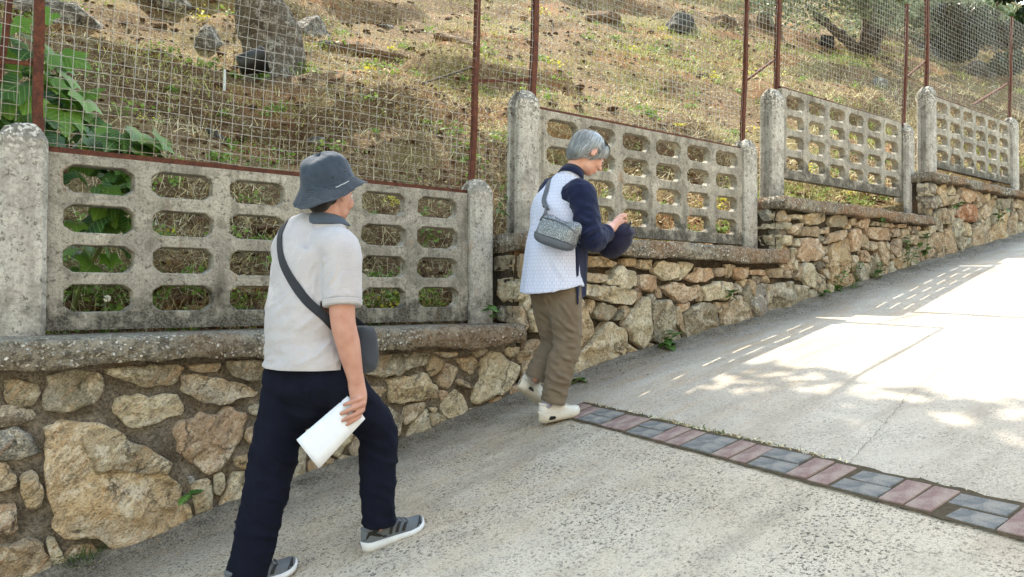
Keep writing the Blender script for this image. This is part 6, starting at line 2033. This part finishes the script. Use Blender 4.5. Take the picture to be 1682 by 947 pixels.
# ------------------------------------------------------------------ the woman looking down at her cap
def build_woman():
    wo = empty('person', (2.43, -.58, float(road_z(2.43))))
    tag(wo, 'grey-haired woman in white patterned tunic with navy sleeves looking down at her cap', 'person')
    F_, R_, U_ = frame(14)
    fh, rh, uh = frame(-12, -34)
    hipR, hipL = A(*(2.4286, -0.6841, 1.3790)), A(*(2.4016, -0.5358, 1.3808))
    knR, knL = A(*(2.4440, -0.6667, 1.0333)), A(*(2.4952, -0.5035, 1.0307))
    anR, anL = A(*(2.3899, -0.6076, 0.6790)), A(*(2.3989, -0.4509, 0.8105))
    shR, shL = A(*(2.4455, -0.7919, 1.8657)), A(*(2.4658, -0.5160, 1.9033))
    elR, elL = A(*(2.4767, -0.8513, 1.5925)), A(*(2.6444, -0.5003, 1.6298))
    wrR, wrL = A(*(2.6679, -0.7990, 1.6874)), A(*(2.6836, -0.6070, 1.6001))
    neck, head = A(*(2.4807, -0.6685, 1.9931)), A(*(2.5638, -0.7222, 2.1064))
    pel, chest = A(*(2.4129, -0.6082, 1.3799)), A(*(2.4255, -0.6101, 1.7886))
    T_ = unit(neck - chest * 1.0)

    ch = head_shapes(head, fh, rh, uh, .98)
    ch.append(rtube([chest, neck - U_ * .03, neck + T_ * .02, head - uh * .035 - fh * .01], [[.09, .07], [.058, .058], [.050, .054], [.046, .052]], R_, 18, 18))
    ch.append(rtube([pel - U_ * .06, pel, (pel + chest) / 2, chest, chest + U_ * .10], [[.12, .09], [.13, .10], [.12, .09], [.13, .09], [.09, .06]], R_, 20, 20))
    ch.append(rtube([shR - R_ * .07, shR, (shR + elR) / 2, elR, elR * .5 + wrR * .5, wrR], [.045, .048, .045, .040, .036, .027], None, 16, 24))
    ch.append(rtube([shL + R_ * .07, shL, (shL + elL) / 2, elL, elL * .5 + wrL * .5, wrL], [.045, .046, .043, .038, .033, .026], None, 16, 22))
    for h, k, a in ((hipR, knR, anR), (hipL, knL, anL)):
        ch.append(rtube([h + U_ * .03, h * .5 + k * .5, k, k * .5 + a * .5, k * .15 + a * .85, a], [.070, .062, .048, .044, .026, .020], None, 14, 22))
    # right hand pinching the rim of the cap
    ch.append(rtube([wrR, (2.7287, -0.7833, 1.7059), (2.7727, -0.7799, 1.7264)], [[.029, .02], [.036, .018], [.034, .016]], U_, 14, 10))
    for a_, b_, c_, d_, r_ in (((2.7670, -0.7757, 1.7478), (2.8039, -0.7794, 1.7640), (2.8271, -0.7720, 1.7446), (2.8188, -0.7652, 1.7195), .0088), ((2.7727, -0.7799, 1.7300), (2.8024, -0.7906, 1.7345), (2.8126, -0.7856, 1.7105), (2.8015, -0.7767, 1.6890), .009),
                               ((2.7599, -0.7824, 1.7077), (2.7823, -0.7999, 1.7042), (2.7897, -0.7927, 1.6802), (2.7831, -0.7747, 1.6668), .0088), ((2.7416, -0.7805, 1.6891), (2.7538, -0.8028, 1.6812), (2.7613, -0.7956, 1.6608), (2.7546, -0.7776, 1.6510), .008)):
        ch.append(rtube([A(*a_) * 1.3 - A(*b_) * .3, a_, b_, c_, d_], [r_, r_ * 1.05, r_, r_ * .95, r_ * .8], None, 10, 14))
    ch.append(rtube([(2.7247, -0.7677, 1.7210), (2.7557, -0.7669, 1.7513), (2.7926, -0.7707, 1.7712), (2.8168, -0.7770, 1.7758)], [.015, .013, .011, .009], None, 10, 12))
    # left hand under the cap
    ch += hand(wrL - A(0, 0, .0), unit(A(*(2.7321, -0.6448, 1.5784)) - wrL), unit(A(0, 0, 1.0)), unit(F_), [20, 25, 20], .92)
    me = remeshed('body', ch, .0045, 4, .5)
    link('body', me, M_SKINW, wo)
    eyes(head, fh, rh, uh, .98, wo)

    # trousers
    ol = mat_cloth('taupe_cotton', '75695a', '5e5448', 420, .0012, .92, .5, .0, .05)
    ch = [rtube([pel + U_ * .06, pel, pel - U_ * .08, pel - U_ * .13], [[.145, .112], [.155, .12], [.150, .12], [.10, .09]], R_, 28, 14)]
    ch.append(rtube([hipR + U_ * .02, hipR * .7 + knR * .3 - F_ * .01, hipR * .35 + knR * .65, knR + F_ * .01, knR * .55 + anR * .45, knR * .15 + anR * .85, anR + U_ * .012], [.085, .094, .091, .085, .079, .074, .073], None, 24, 34, ends=(1, .1)))
    d_ = unit(knL - anL)
    ch.append(rtube([hipL + U_ * .02, hipL * .7 + knL * .3, hipL * .35 + knL * .65, knL + F_ * .01, knL * .55 + anL * .45, knL * .2 + anL * .8, anL - d_ * .004], [.095, .100, .092, .082, .075, .071, .070], None, 24, 34, ends=(1, .1)))
    ch.append(ellipsoid(hipR * .7 + pel * .3 - F_ * .035 - U_ * .02, A(.088, .090, .105), np.stack([R_, F_, U_], 1)))
    ch.append(ellipsoid(hipL * .7 + pel * .3 - F_ * .035 - U_ * .02, A(.088, .090, .105), np.stack([R_, F_, U_], 1)))
    me = remeshed('trousers', ch, .0075, 7)
    folds(me, .014, (10, 10, 19), (7, -5, 0), 501, 2.8, lambda c: np.clip(.3 + .9 * np.exp(-((c[:, 2] - 1.0) / .13) ** 2) + .7 * np.exp(-((c[:, 2] - .80) / .09) ** 2), 0, 1.2))
    fold_lines(me, [([(2.4438, -0.7431, 1.0609), (2.3632, -0.7310, 1.0800), (2.3362, -0.6592, 1.0950)], 1.0), ([(2.4441, -0.7428, 1.0097), (2.3635, -0.7306, 1.0259), (2.3444, -0.6652, 1.0575)], 1), ([(2.4434, -0.7436, 1.1292), (2.3690, -0.7498, 1.2155), (2.3487, -0.6966, 1.2828)], .8),
                    ([(2.4310, -0.7317, 0.9415), (2.3572, -0.7122, 0.9575), (2.3368, -0.6583, 0.9824)], .8), ([(2.4182, -0.7205, 0.8391), (2.3511, -0.6935, 0.8548), (2.3240, -0.6470, 0.8664)], .6), ([(2.4052, -0.7094, 0.7640), (2.3435, -0.6866, 0.7733), (2.3191, -0.6422, 0.7913)], .6),
                    ([(2.3159, -0.6462, 1.3510), (2.3223, -0.6492, 1.1803), (2.3554, -0.6212, 0.9037)], -.9), ([(2.4517, -0.7497, 1.0950), (2.3762, -0.7418, 1.1307), (2.3493, -0.6958, 1.1809)], .9), ([(2.3837, -0.5671, 0.8982), (2.3607, -0.5240, 0.9244), (2.3438, -0.4728, 0.9466)], .8), ([(2.4447, -0.7419, 0.8903), (2.3708, -0.7223, 0.9101), (2.3451, -0.6643, 0.9346)], .7), ([(2.3217, -0.6760, 1.3337), (2.3485, -0.7476, 1.3166), (2.4149, -0.7746, 1.3437)], .7)], .013, .010)
    cut(me, anR + U_ * .014, -unit(knR - anR), .15); cut(me, anL, -d_, .15)
    cloth_edge(link('trousers', me, ol, wo))
    sk = mat_cloth('pale_sock', '9a97a5', '858290', 300)

    # tunic: patterned white back and front, flaring to the hem
    m = Mat('tunic_print')
    uv = m.n('Attribute', None, attribute_name='cuv').outputs['Vector']
    u_, v_, _ = m.sep(uv)
    def ringsat(ou, ov):
        a = m.math('SUBTRACT', m.math('FRACT', m.math('ADD', m.math('MULTIPLY', u_, 42.0), ou)), .5)
        b = m.math('SUBTRACT', m.math('FRACT', m.math('ADD', m.math('MULTIPLY', v_, 24.5), ov)), .5)
        d = m.math('SQRT', m.math('ADD', m.math('MULTIPLY', a, a), m.math('MULTIPLY', m.math('MULTIPLY', b, b), 2.94)))
        return m.math('ADD', m.ramp(d, [(.17, 0.0), (.22, 1.0), (.33, 1.0), (.38, 0.0)]), m.ramp(d, [(.05, .8), (.09, 0.0)]))
    pat = m.math('ADD', ringsat(0, 0), ringsat(.5, .5), clamp=True)
    base = m.mix(m.math('MULTIPLY', pat, .6), lin('b4bbd4'), lin('dfe1ea'))
    tun = m.done(base, .92, m.bump(m.noise(500, 3), .001), spec=.15)
    navy = mat_cloth('navy_slub', '141a33', '1d2644', 240, .003, .92, .8, .0, .1)
    waist, hem = A(*(2.3938, -0.6144, 1.5602)), A(*(2.3862, -0.6124, 1.3518))
    ch = [rtube([neck + T_ * .004 - F_ * .004, neck - T_ * .04, chest + T_ * .075, chest - U_ * .0, chest - U_ * .10, waist, hem + U_ * .06, hem - U_ * .012],
                [[.062, .062], [.095, .078], [.142, .102], [.166, .120], [.168, .130], [.170, .140], [.176, .156], [.186, .174]], R_, 36, 44, ends=(1, .06))]
    me = remeshed('tunic', ch, .0065, 5)
    folds(me, .012, (13, 13, 3.2), (2, -2, 0), 511, 1.8, lambda c: np.clip((1.80 - c[:, 2]) / .35, .15, 1.1))
    fold_lines(me, [([(2.3561, -0.5571, 1.9109), (2.3113, -0.5454, 1.7343), (2.2726, -0.5376, 1.4901)], .8), ([(2.2812, -0.7226, 1.5175), (2.2947, -0.7578, 1.4498), (2.3476, -0.7984, 1.3764)], .7), ([(2.3191, -0.7808, 1.7831), (2.2920, -0.7460, 1.7174), (2.2806, -0.7235, 1.6347)], .6)], .009, .014)
    # the hem dips at the back (left in the picture) and the side seam is slit
    co = get_co(me); ctr = hem
    rel = co - ctr; back = np.clip(-(rel @ F_) / .17, -1, 1); side = np.clip((rel @ R_) / .18, -1, 1)
    lowk = np.clip((ctr[2] + .10 - co[:, 2]) / .11, 0, 1)
    co[:, 2] += lowk * (-.030 * np.clip(back, 0, 1) + .016 * np.clip(side - .2, 0, 1))
    set_co(me, co)
    # open the hem
    bm = bmesh.new(); bm.from_mesh(me); bm.normal_update()
    bmesh.ops.delete(bm, geom=[f for f in bm.faces if f.normal.z < -.8 and f.calc_center_median().z < ctr[2] + .04], context='FACES')
    bm.to_mesh(me); bm.free(); me.update(); me.polygons.foreach_set('use_smooth', np.ones(len(me.polygons), dtype=bool)); co = get_co(me)
    ang = np.arctan2((co - waist) @ R_, -((co - waist) @ F_))
    cuv = np.stack([ang * .17, co[:, 2], 0 * ang], 1).astype(np.float32)
    at_ = me.attributes.new('cuv', 'FLOAT_VECTOR', 'POINT'); at_.data.foreach_set('vector', cuv.ravel())
    tunic = link('tunic', me, [tun, navy], wo); cloth_edge(tunic)
    me.materials.clear(); me.materials.append(tun); me.materials.append(navy)
    # navy front panel
    pc = np.empty(len(me.polygons) * 3, dtype=np.float32); me.polygons.foreach_get('center', pc); pc = pc.reshape(-1, 3)
    fr = ((pc - np.array(waist)) @ F_) + .35 * ((pc - np.array(waist)) @ R_)
    me.polygons.foreach_set('material_index', (fr > .145).astype(np.int32))
    tb = bvh(me)
    # sleeves
    for nm, sh, el, wr, sg in (('sleeve', shR, elR, wrR, 1), ('sleeve', shL, elL, wrL, -1)):
        c2 = el * .30 + wr * .70
        ch = [rtube([sh - R_ * sg * .055 + U_ * .006 + F_ * .005, sh, sh * .55 + el * .45, el * .92 + sh * .08, el * .62 + wr * .38, c2], [[.070, .075], [.078, .080], [.074, .074], [.068, .068], [.060, .058], [.052, .050]], None, 24, 34, ends=(1, .1))]
        me2 = remeshed('sleeve', ch, .006, 5)
        folds(me2, .014, (12, 12, 15), (6, 5, 0), 521, 1.8)
        if sg > 0: fold_lines(me2, [([(2.3909, -0.8351, 1.6098), (2.4118, -0.8900, 1.6473), (2.4771, -0.9034, 1.6764)], 1), ([(2.3990, -0.8409, 1.5664), (2.4225, -0.8978, 1.5943), (2.5046, -0.8991, 1.6380)], .8), ([(2.3854, -0.8070, 1.7519), (2.3975, -0.8668, 1.7078), (2.4586, -0.8891, 1.6964)], .8), ([(2.3929, -0.8136, 1.8189), (2.4023, -0.8714, 1.7874), (2.4502, -0.8836, 1.7831)], .5)], .010, .013)
        link('sleeve', me2, navy, tunic)
    # navy front tail hanging below the elbow
    V = []; Fq = []
    a0, a1, b0, b1 = A(*(2.4040, -0.7817, 1.6000)), A(*(2.5389, -0.7476, 1.5870)), A(*(2.4276, -0.7707, 1.2490)), A(*(2.5435, -0.7224, 1.3033))
    for i in range(16):
        t = i / 15
        for j in range(7):
            q = j / 6
            p = (a0 * (1 - t) + b0 * t) * (1 - q) + (a1 * (1 - t) + b1 * t) * q
            V.append(p - R_ * 0 + unit(A(-.5, -.86, 0)) * (.012 * math.sin(q * 5 + t * 2) * t))
    for i in range(15):
        for j in range(6): Fq.append((7 * i + j, 7 * i + j + 1, 7 * i + 8 + j, 7 * i + 7 + j))
    o = link('front_tail', mesh('front_tail', V, Fq, True), navy, tunic); so = o.modifiers.new('t', 'SOLIDIFY'); so.thickness = .004
    # stand collar
    V = []; Fc = []; n = 36; fN, rN, uN = frame(6, -28)
    for i in range(n):
        a = 6.2832 * i / n
        o_ = -fN * math.cos(a) + rN * math.sin(a)
        for (rr, zz) in ((.060, .030), (.064, .032), (.074, .0), (.080, -.022), (.070, -.02)):
            V.append(neck + fN * .004 + o_ * rr + unit(uN + T_) * zz)
    for i in range(n):
        for j in range(5): Fc.append((5 * i + j, 5 * i + (j + 1) % 5, 5 * ((i + 1) % n) + (j + 1) % 5, 5 * ((i + 1) % n) + j))
    link('collar', mesh('collar', V, Fc, True), navy, tunic)

    # hair: grey bob made of strands over a cap
    hm = Mat('grey_hair')
    g = hm.n('NewGeometry').outputs['Random Per Island']; hn = hm.noise(40, 3, .6)
    f_ = hm.math('MULTIPLY_ADD', g, .65, hm.math('MULTIPLY', hn, .35))
    hairm = hm.done(hm.ramp(f_, [(.1, lin('5a5f61')), (.45, lin('868b8e')), (.8, lin('b0b4b5')), (1.0, lin('cfd1d0'))]), .42, None, spec=.5)
    M = np.stack([rh, fh, uh], 1)
    cap = [ellipsoid(head - fh * .022 + uh * .036, A(.086, .108, .094), M), ellipsoid(head - fh * .070 - uh * .018, A(.070, .050, .070), M), ellipsoid(head + fh * .045 + uh * .070, A(.066, .055, .045), M),
           ellipsoid(head + rh * .066 + fh * .030 + uh * .030, A(.020, .030, .040), M), ellipsoid(head - rh * .066 + fh * .030 + uh * .030, A(.020, .030, .040), M)]
    mc = remeshed('hair_cap', cap, .006, 3)
    co = get_co(mc); rel = co - head; w_ = np.clip(((rel @ fh) - .045) / .035, 0, 1) * np.clip((.060 - (rel @ uh)) / .03, 0, 1)
    co = head + rel * (1 - .2 * w_)[:, None]
    ear = (np.abs(rel @ rh) > .06) & (np.abs((rel @ fh) + .008) < .030) & ((rel @ uh) < .022)
    co[ear] -= (np.sign(rel[ear] @ rh)[:, None] * rh) * .014; set_co(mc, co)
    hc = link('hair', mc, hairm, wo)
    hb = bvh(mc)
    rr = np.random.default_rng(9); V = []; Fs = []
    part = head - fh * .02 + uh * .125 - rh * .012
    for s in range(2600):
        az = rr.uniform(0, 6.283)
        o_ = unit(fh * math.cos(az) + rh * math.sin(az) * 1.0)
        front = math.cos(az) > .5
        reach = rr.uniform(.8, 1.12) * (1.55 if front else (2.2 if math.cos(az) < -.2 else 2.0))
        pts = []; t0 = rr.uniform(.02, .5); lift = rr.uniform(.001, .008); wob = rr.uniform(-.25, .25)
        for t in np.linspace(t0, max(reach, t0 + .5), 10):
            sweep = o_ + rh * .28 * (t * .5) * (1 if front else .3) + np.cross(uh, o_) * wob * t * .35
            d = unit(uh * math.cos(t * 1.12) + unit(sweep) * math.sin(t * 1.12) - fh * .12)
            hit = hb.find_nearest(Vector(head - fh * .015 + uh * .02 + d * .17))
            p = np.array(hit[0]); nn = np.array(hit[1])
            pts.append(p + nn * (lift * (.4 + .6 * min(1, t / 1.2)) + .001) + A(0, 0, -.002 * t) + rr.normal(0, .0009, 3))
        P = catmull(pts, 14)
        T = np.gradient(P, axis=0); T /= np.linalg.norm(T, axis=1)[:, None]
        S = np.cross(T, P - head); S /= np.linalg.norm(S, axis=1)[:, None] + 1e-9
        k0 = len(V); w = rr.uniform(.0008, .0022)
        for i in range(14):
            ww = w * (1 - .8 * (i / 13) ** 3)
            V.append(P[i] - S[i] * ww); V.append(P[i] + S[i] * ww)
            if i: Fs.append((k0 + 2 * i - 2, k0 + 2 * i - 1, k0 + 2 * i + 1, k0 + 2 * i))
    o = link('hair_strands', mesh_np('hair_strands', np.array(V), np.array(Fs), True), hairm, hc); o['kind'] = 'stuff'
    # thin dark glasses
    gl = mat_plain('glasses_frame', '4a2620', .35, .1)
    gl_root = empty('glasses', head + fh * .1); tag(gl_root, 'thin dark-rimmed glasses on the face of the grey-haired woman', 'glasses')
    for sg in (1, -1):
        c = head + (rh * sg * .033 + fh * .098 + uh * .008)
        pts = [c + rh * .024 * math.cos(a) + uh * .018 * math.sin(a) for a in np.linspace(0, 6.283, 15)]
        v, f = rtube(pts, [.0017] * 15, None, 6, 40); link('rim', mesh('rim', v, f, True), gl, gl_root)
        v, f = rtube([head + rh * sg * .058 + fh * .095 + uh * .014, head + rh * sg * .076 + fh * .05 + uh * .014, head + rh * sg * .080 - fh * .005 + uh * .012], [.002, .0018, .0018], None, 6, 14)
        link('temple', mesh('temple', v, f, True), gl, gl_root)
    v, f = rtube([head - rh * .010 + fh * .108 + uh * .010, head + fh * .112 + uh * .014, head + rh * .010 + fh * .108 + uh * .010], [.0017] * 3, None, 6, 10)
    link('bridge', mesh('bridge', v, f, True), gl, gl_root)

    # shoes
    wm = {'sole': mat_plain('cream_foam', 'c2bcae', .6, .15, 30), 'upper': mat_plain('white_leather', 'c9c6be', .5, .12, 20, .4, .0015), 'vent': mat_plain('black_vent', '15161a', .4, .1), 'lace': mat_plain('white_lace', 'd0cdc6', .8, .05)}
    heelR = A(*(2.3074, -0.5925, 0.5781)); fR = unit(A(*(2.5861, -0.6461, 0.5954)) - heelR); fR[2] = max(fR[2], .12); fR = unit(fR)
    rR = unit(np.cross(fR, A(0, 0, 1.0))); uR = np.cross(rR, fR)
    shoe(wo, heelR, fR, rR, uR, .265, .105, wm, {'sole': 1.6, 'h': 1.12})
    sock(anR + U_ * .07, heelR + fR * .060 + uR * .09, sk, wo, .031)
    fL = unit(A(*(2.4581, -0.4194, 0.6665)) - A(*(2.2982, -0.4224, 0.7724))); rL = unit(R_ - fL * (R_ @ fL)); uL = np.cross(rL, fL)
    heelL = A(*(2.2927, -0.4180, 0.7653))
    shoe(wo, heelL, fL, rL, uL, .255, .105, wm, {'sole': 1.6, 'h': 1.12})
    sock(anL + d_ * .07, heelL + fL * .060 + uL * .09, sk, wo, .031)

    # crossbody bag: glitter body with a smooth grey base band
    gt = Mat('silver_glitter'); gc = gt.n('SeparateColor', {'Color': gt.voro(330, out='Color')}).outputs
    glit = gt.done(gt.ramp(gc[0], [(0.0, lin('43484f')), (.6, lin('747a80')), (1.0, lin('b9bcbf'))]), gt.math('MULTIPLY_ADD', gc[1], .4, .2), gt.bump(gc[2], .002), spec=.6, metal=.55)
    gl2 = mat_plain('grey_leather', '565c66', .5, .15, 30, .4, .001)
    bag = empty('crossbody_bag', A(*(2.3204, -0.7541, 1.5845))); tag(bag, 'silver glitter crossbody bag with grey base on the back of the woman', 'bag')
    # box hanging against the back right of the tunic
    q0, q1 = A(*(2.2328, -0.6867, 1.6916)), A(*(2.3404, -0.8842, 1.5882))
    bx = unit(q1 - q0); by = unit(np.cross(U_, bx)); bz = np.cross(bx, by)
    if by @ (A(-.49, -3.91, 1.3) - q0) < 0: by = -by
    bc = (q0 + q1) / 2 + by * .02
    Mb = np.stack([bx, by, bz], 1)
    v, f = ellipsoid((0, 0, 0), (1, 1, 1), None, 40, 28); v = np.sign(v) * np.abs(v) ** .5
    def shape(v, sc):
        w = v * A(.118, .045, .082) * sc
        w[:, 1] *= 1 - .35 * np.clip(w[:, 2] / .08, -1, 1) * .5
        w[:, 2] += .012 * np.sin(w[:, 0] * 9)
        w[:, 2] -= .012 * np.clip(w[:, 2] / .08, 0, 1) * np.cos(w[:, 0] * 30)
        return bc + w @ Mb.T
    link('pouch', mesh('pouch', shape(v, 1.0), f, True), glit, bag)
    vb = v.copy(); vb[:, 2] = np.clip(vb[:, 2], -1, -.38)
    link('base_band', mesh('base_band', shape(vb, 1.035), f, True), gl2, bag)
    v2, f2 = rtube([bc + Mb @ A(-.10, .038, .045), bc + Mb @ A(-.03, .047, .058), bc + Mb @ A(.05, .047, .058), bc + Mb @ A(.108, .036, .040)], [.0035] * 4, None, 6, 20)
    link('zip', mesh('zip', v2, f2, True), gl2, bag)
    strap, P, N = ribbon('strap', [bc + Mb @ A(-.112, .02, .02), bc + Mb @ A(-.108, .01, .075), (2.2945, -0.6349, 1.8219), (2.3363, -0.6176, 1.8956), (2.4128, -0.5769, 1.9768), shL + R_ * .05 + U_ * .055 + F_ * .03, chest + F_ * .12 - R_ * .05, (2.5582, -0.6871, 1.6506), bc + Mb @ A(.118, .0, .03)], .030, .002, [tb], gl2, bag, 70, .005)
    i = 13
    T = unit(P[i + 1] - P[i - 1]); S = unit(np.cross(T, N[i]))
    pts = [P[i] + N[i] * .004 + S * .02 * a + T * .013 * b for a, b in ((-1, -1), (1, -1), (1, 1), (-1, 1), (-1, -1))]
    v, f = tube(np.array(pts), [.003] * 5, None, 6); link('buckle', mesh('buckle', v, f), mat_plain('buckle_metal', '3f4348', .35, .1, metal=.8), bag)

    # navy cap hanging from her hands
    cp = empty('cap', A(*(2.7397, -0.7528, 1.6198))); tag(cp, 'dark navy cap held in both hands of the grey-haired woman', 'cap')
    cm = mat_cloth('cap_cotton', '24243a', '191a29', 300, .002, .9, .5, .0, .1)
    cc = A(*(2.7597, -0.7432, 1.6248)); ri = A(.787, -.617, 0)
    v, f = ellipsoid((0, 0, 0), (1, 1, 1), None, 36, 24)
    w = v.copy()
    w = w * A(.108, .085, .092)
    w[:, 0] += .25 * w[:, 2]
    up_ = w[:, 2] > .0
    w[up_, 0] = w[up_, 0] * (1 - .35 * w[up_, 2] / .09) + .02
    Mc = np.stack([unit(ri * .94 + U_ * .34), unit(np.cross(U_, ri)), unit(U_ * .94 - ri * .34)], 1)
    me = mesh('cap_crown', cc + w @ Mc.T, f, True); folds(me, .016, (13, 13, 13), (8, 0, 0), 551, 1.6)
    link('cap_crown', me, cm, cp)
    V = []; Fq = []
    for i in range(13):
        a = -1.0 + 2.0 * i / 12
        for q in (0, .35, .7, 1.0):
            p = cc + ri * (.055 + .02 * q + .012 * math.cos(a)) + U_ * (.055 + .055 * q * math.cos(a * .9)) + unit(np.cross(U_, ri)) * .07 * math.sin(a) - unit(np.cross(U_, ri)) * .015
            V.append(p)
    for i in range(12):
        for j in range(3): Fq.append((4 * i + j, 4 * i + j + 1, 4 * i + 5 + j, 4 * i + 4 + j))
    o = link('cap_peak', mesh('cap_peak', V, Fq, True), cm, cp); so = o.modifiers.new('t', 'SOLIDIFY'); so.thickness = .004
build_woman()

# ------------------------------------------------------------------ added building across the street, unseen behind the viewer, bounces sunlight onto the wall
def build_added_house():
    y0 = -8.6; x0, x1 = -8.0, 12.0; zb = float(road_z(x0)) - 1.2; zt = 7.2
    h = empty('added_house', ((x0 + x1) / 2, y0 - 3, float(road_z(2)))); tag(h, 'pale rendered house across the street from the stone wall', 'added_house')
    ren = mat_plain('lime_render', 'dcd6c8', .9, .15, 2, .2, .004, 'a49a88')
    bm = bmesh.new(); box_bm(bm, (x0, y0 - 7, zb), (x1, y0, zt))
    link('wall', bm_mesh('wall', bm), ren, h)
    tile = mat_plain('roof_tile', '9a5a40', .9, .4, 5, .2, .01)
    V = [(x0 - .4, y0 + .5, zt + .002), (x1 + .4, y0 + .5, zt + .002), (x1 + .4, y0 - 7.5, zt + .002), (x0 - .4, y0 - 7.5, zt + .002), (x0 + 2, y0 - 3.5, zt + 1.9), (x1 - 2, y0 - 3.5, zt + 1.9)]
    link('roof', mesh('roof', V, [(3, 2, 1, 0), (0, 1, 5, 4), (1, 2, 5), (2, 3, 4, 5), (3, 0, 4)]), tile, h)
    fr = mat_plain('window_wood', '6d4a30', .6, .3); gl = mat_plain('window_glass', '2a3136', .1, .1, 3, .6)
    for x in np.arange(x0 + 1.8, x1 - 1, 3.1):
        for z in (1.6, 4.6):
            bm = bmesh.new(); box_bm(bm, (x, y0 + .003, z), (x + 1.1, y0 + .06, z + 1.3), .01)
            w = link('window', bm_mesh('window', bm), fr, h)
            for q in (0, 1):
                bm = bmesh.new(); box_bm(bm, (x + .08 + q * .5, y0 + .062, z + .09), (x + .52 + q * .5, y0 + .07, z + 1.21))
                link('pane', bm_mesh('pane', bm), gl, w)
build_added_house()
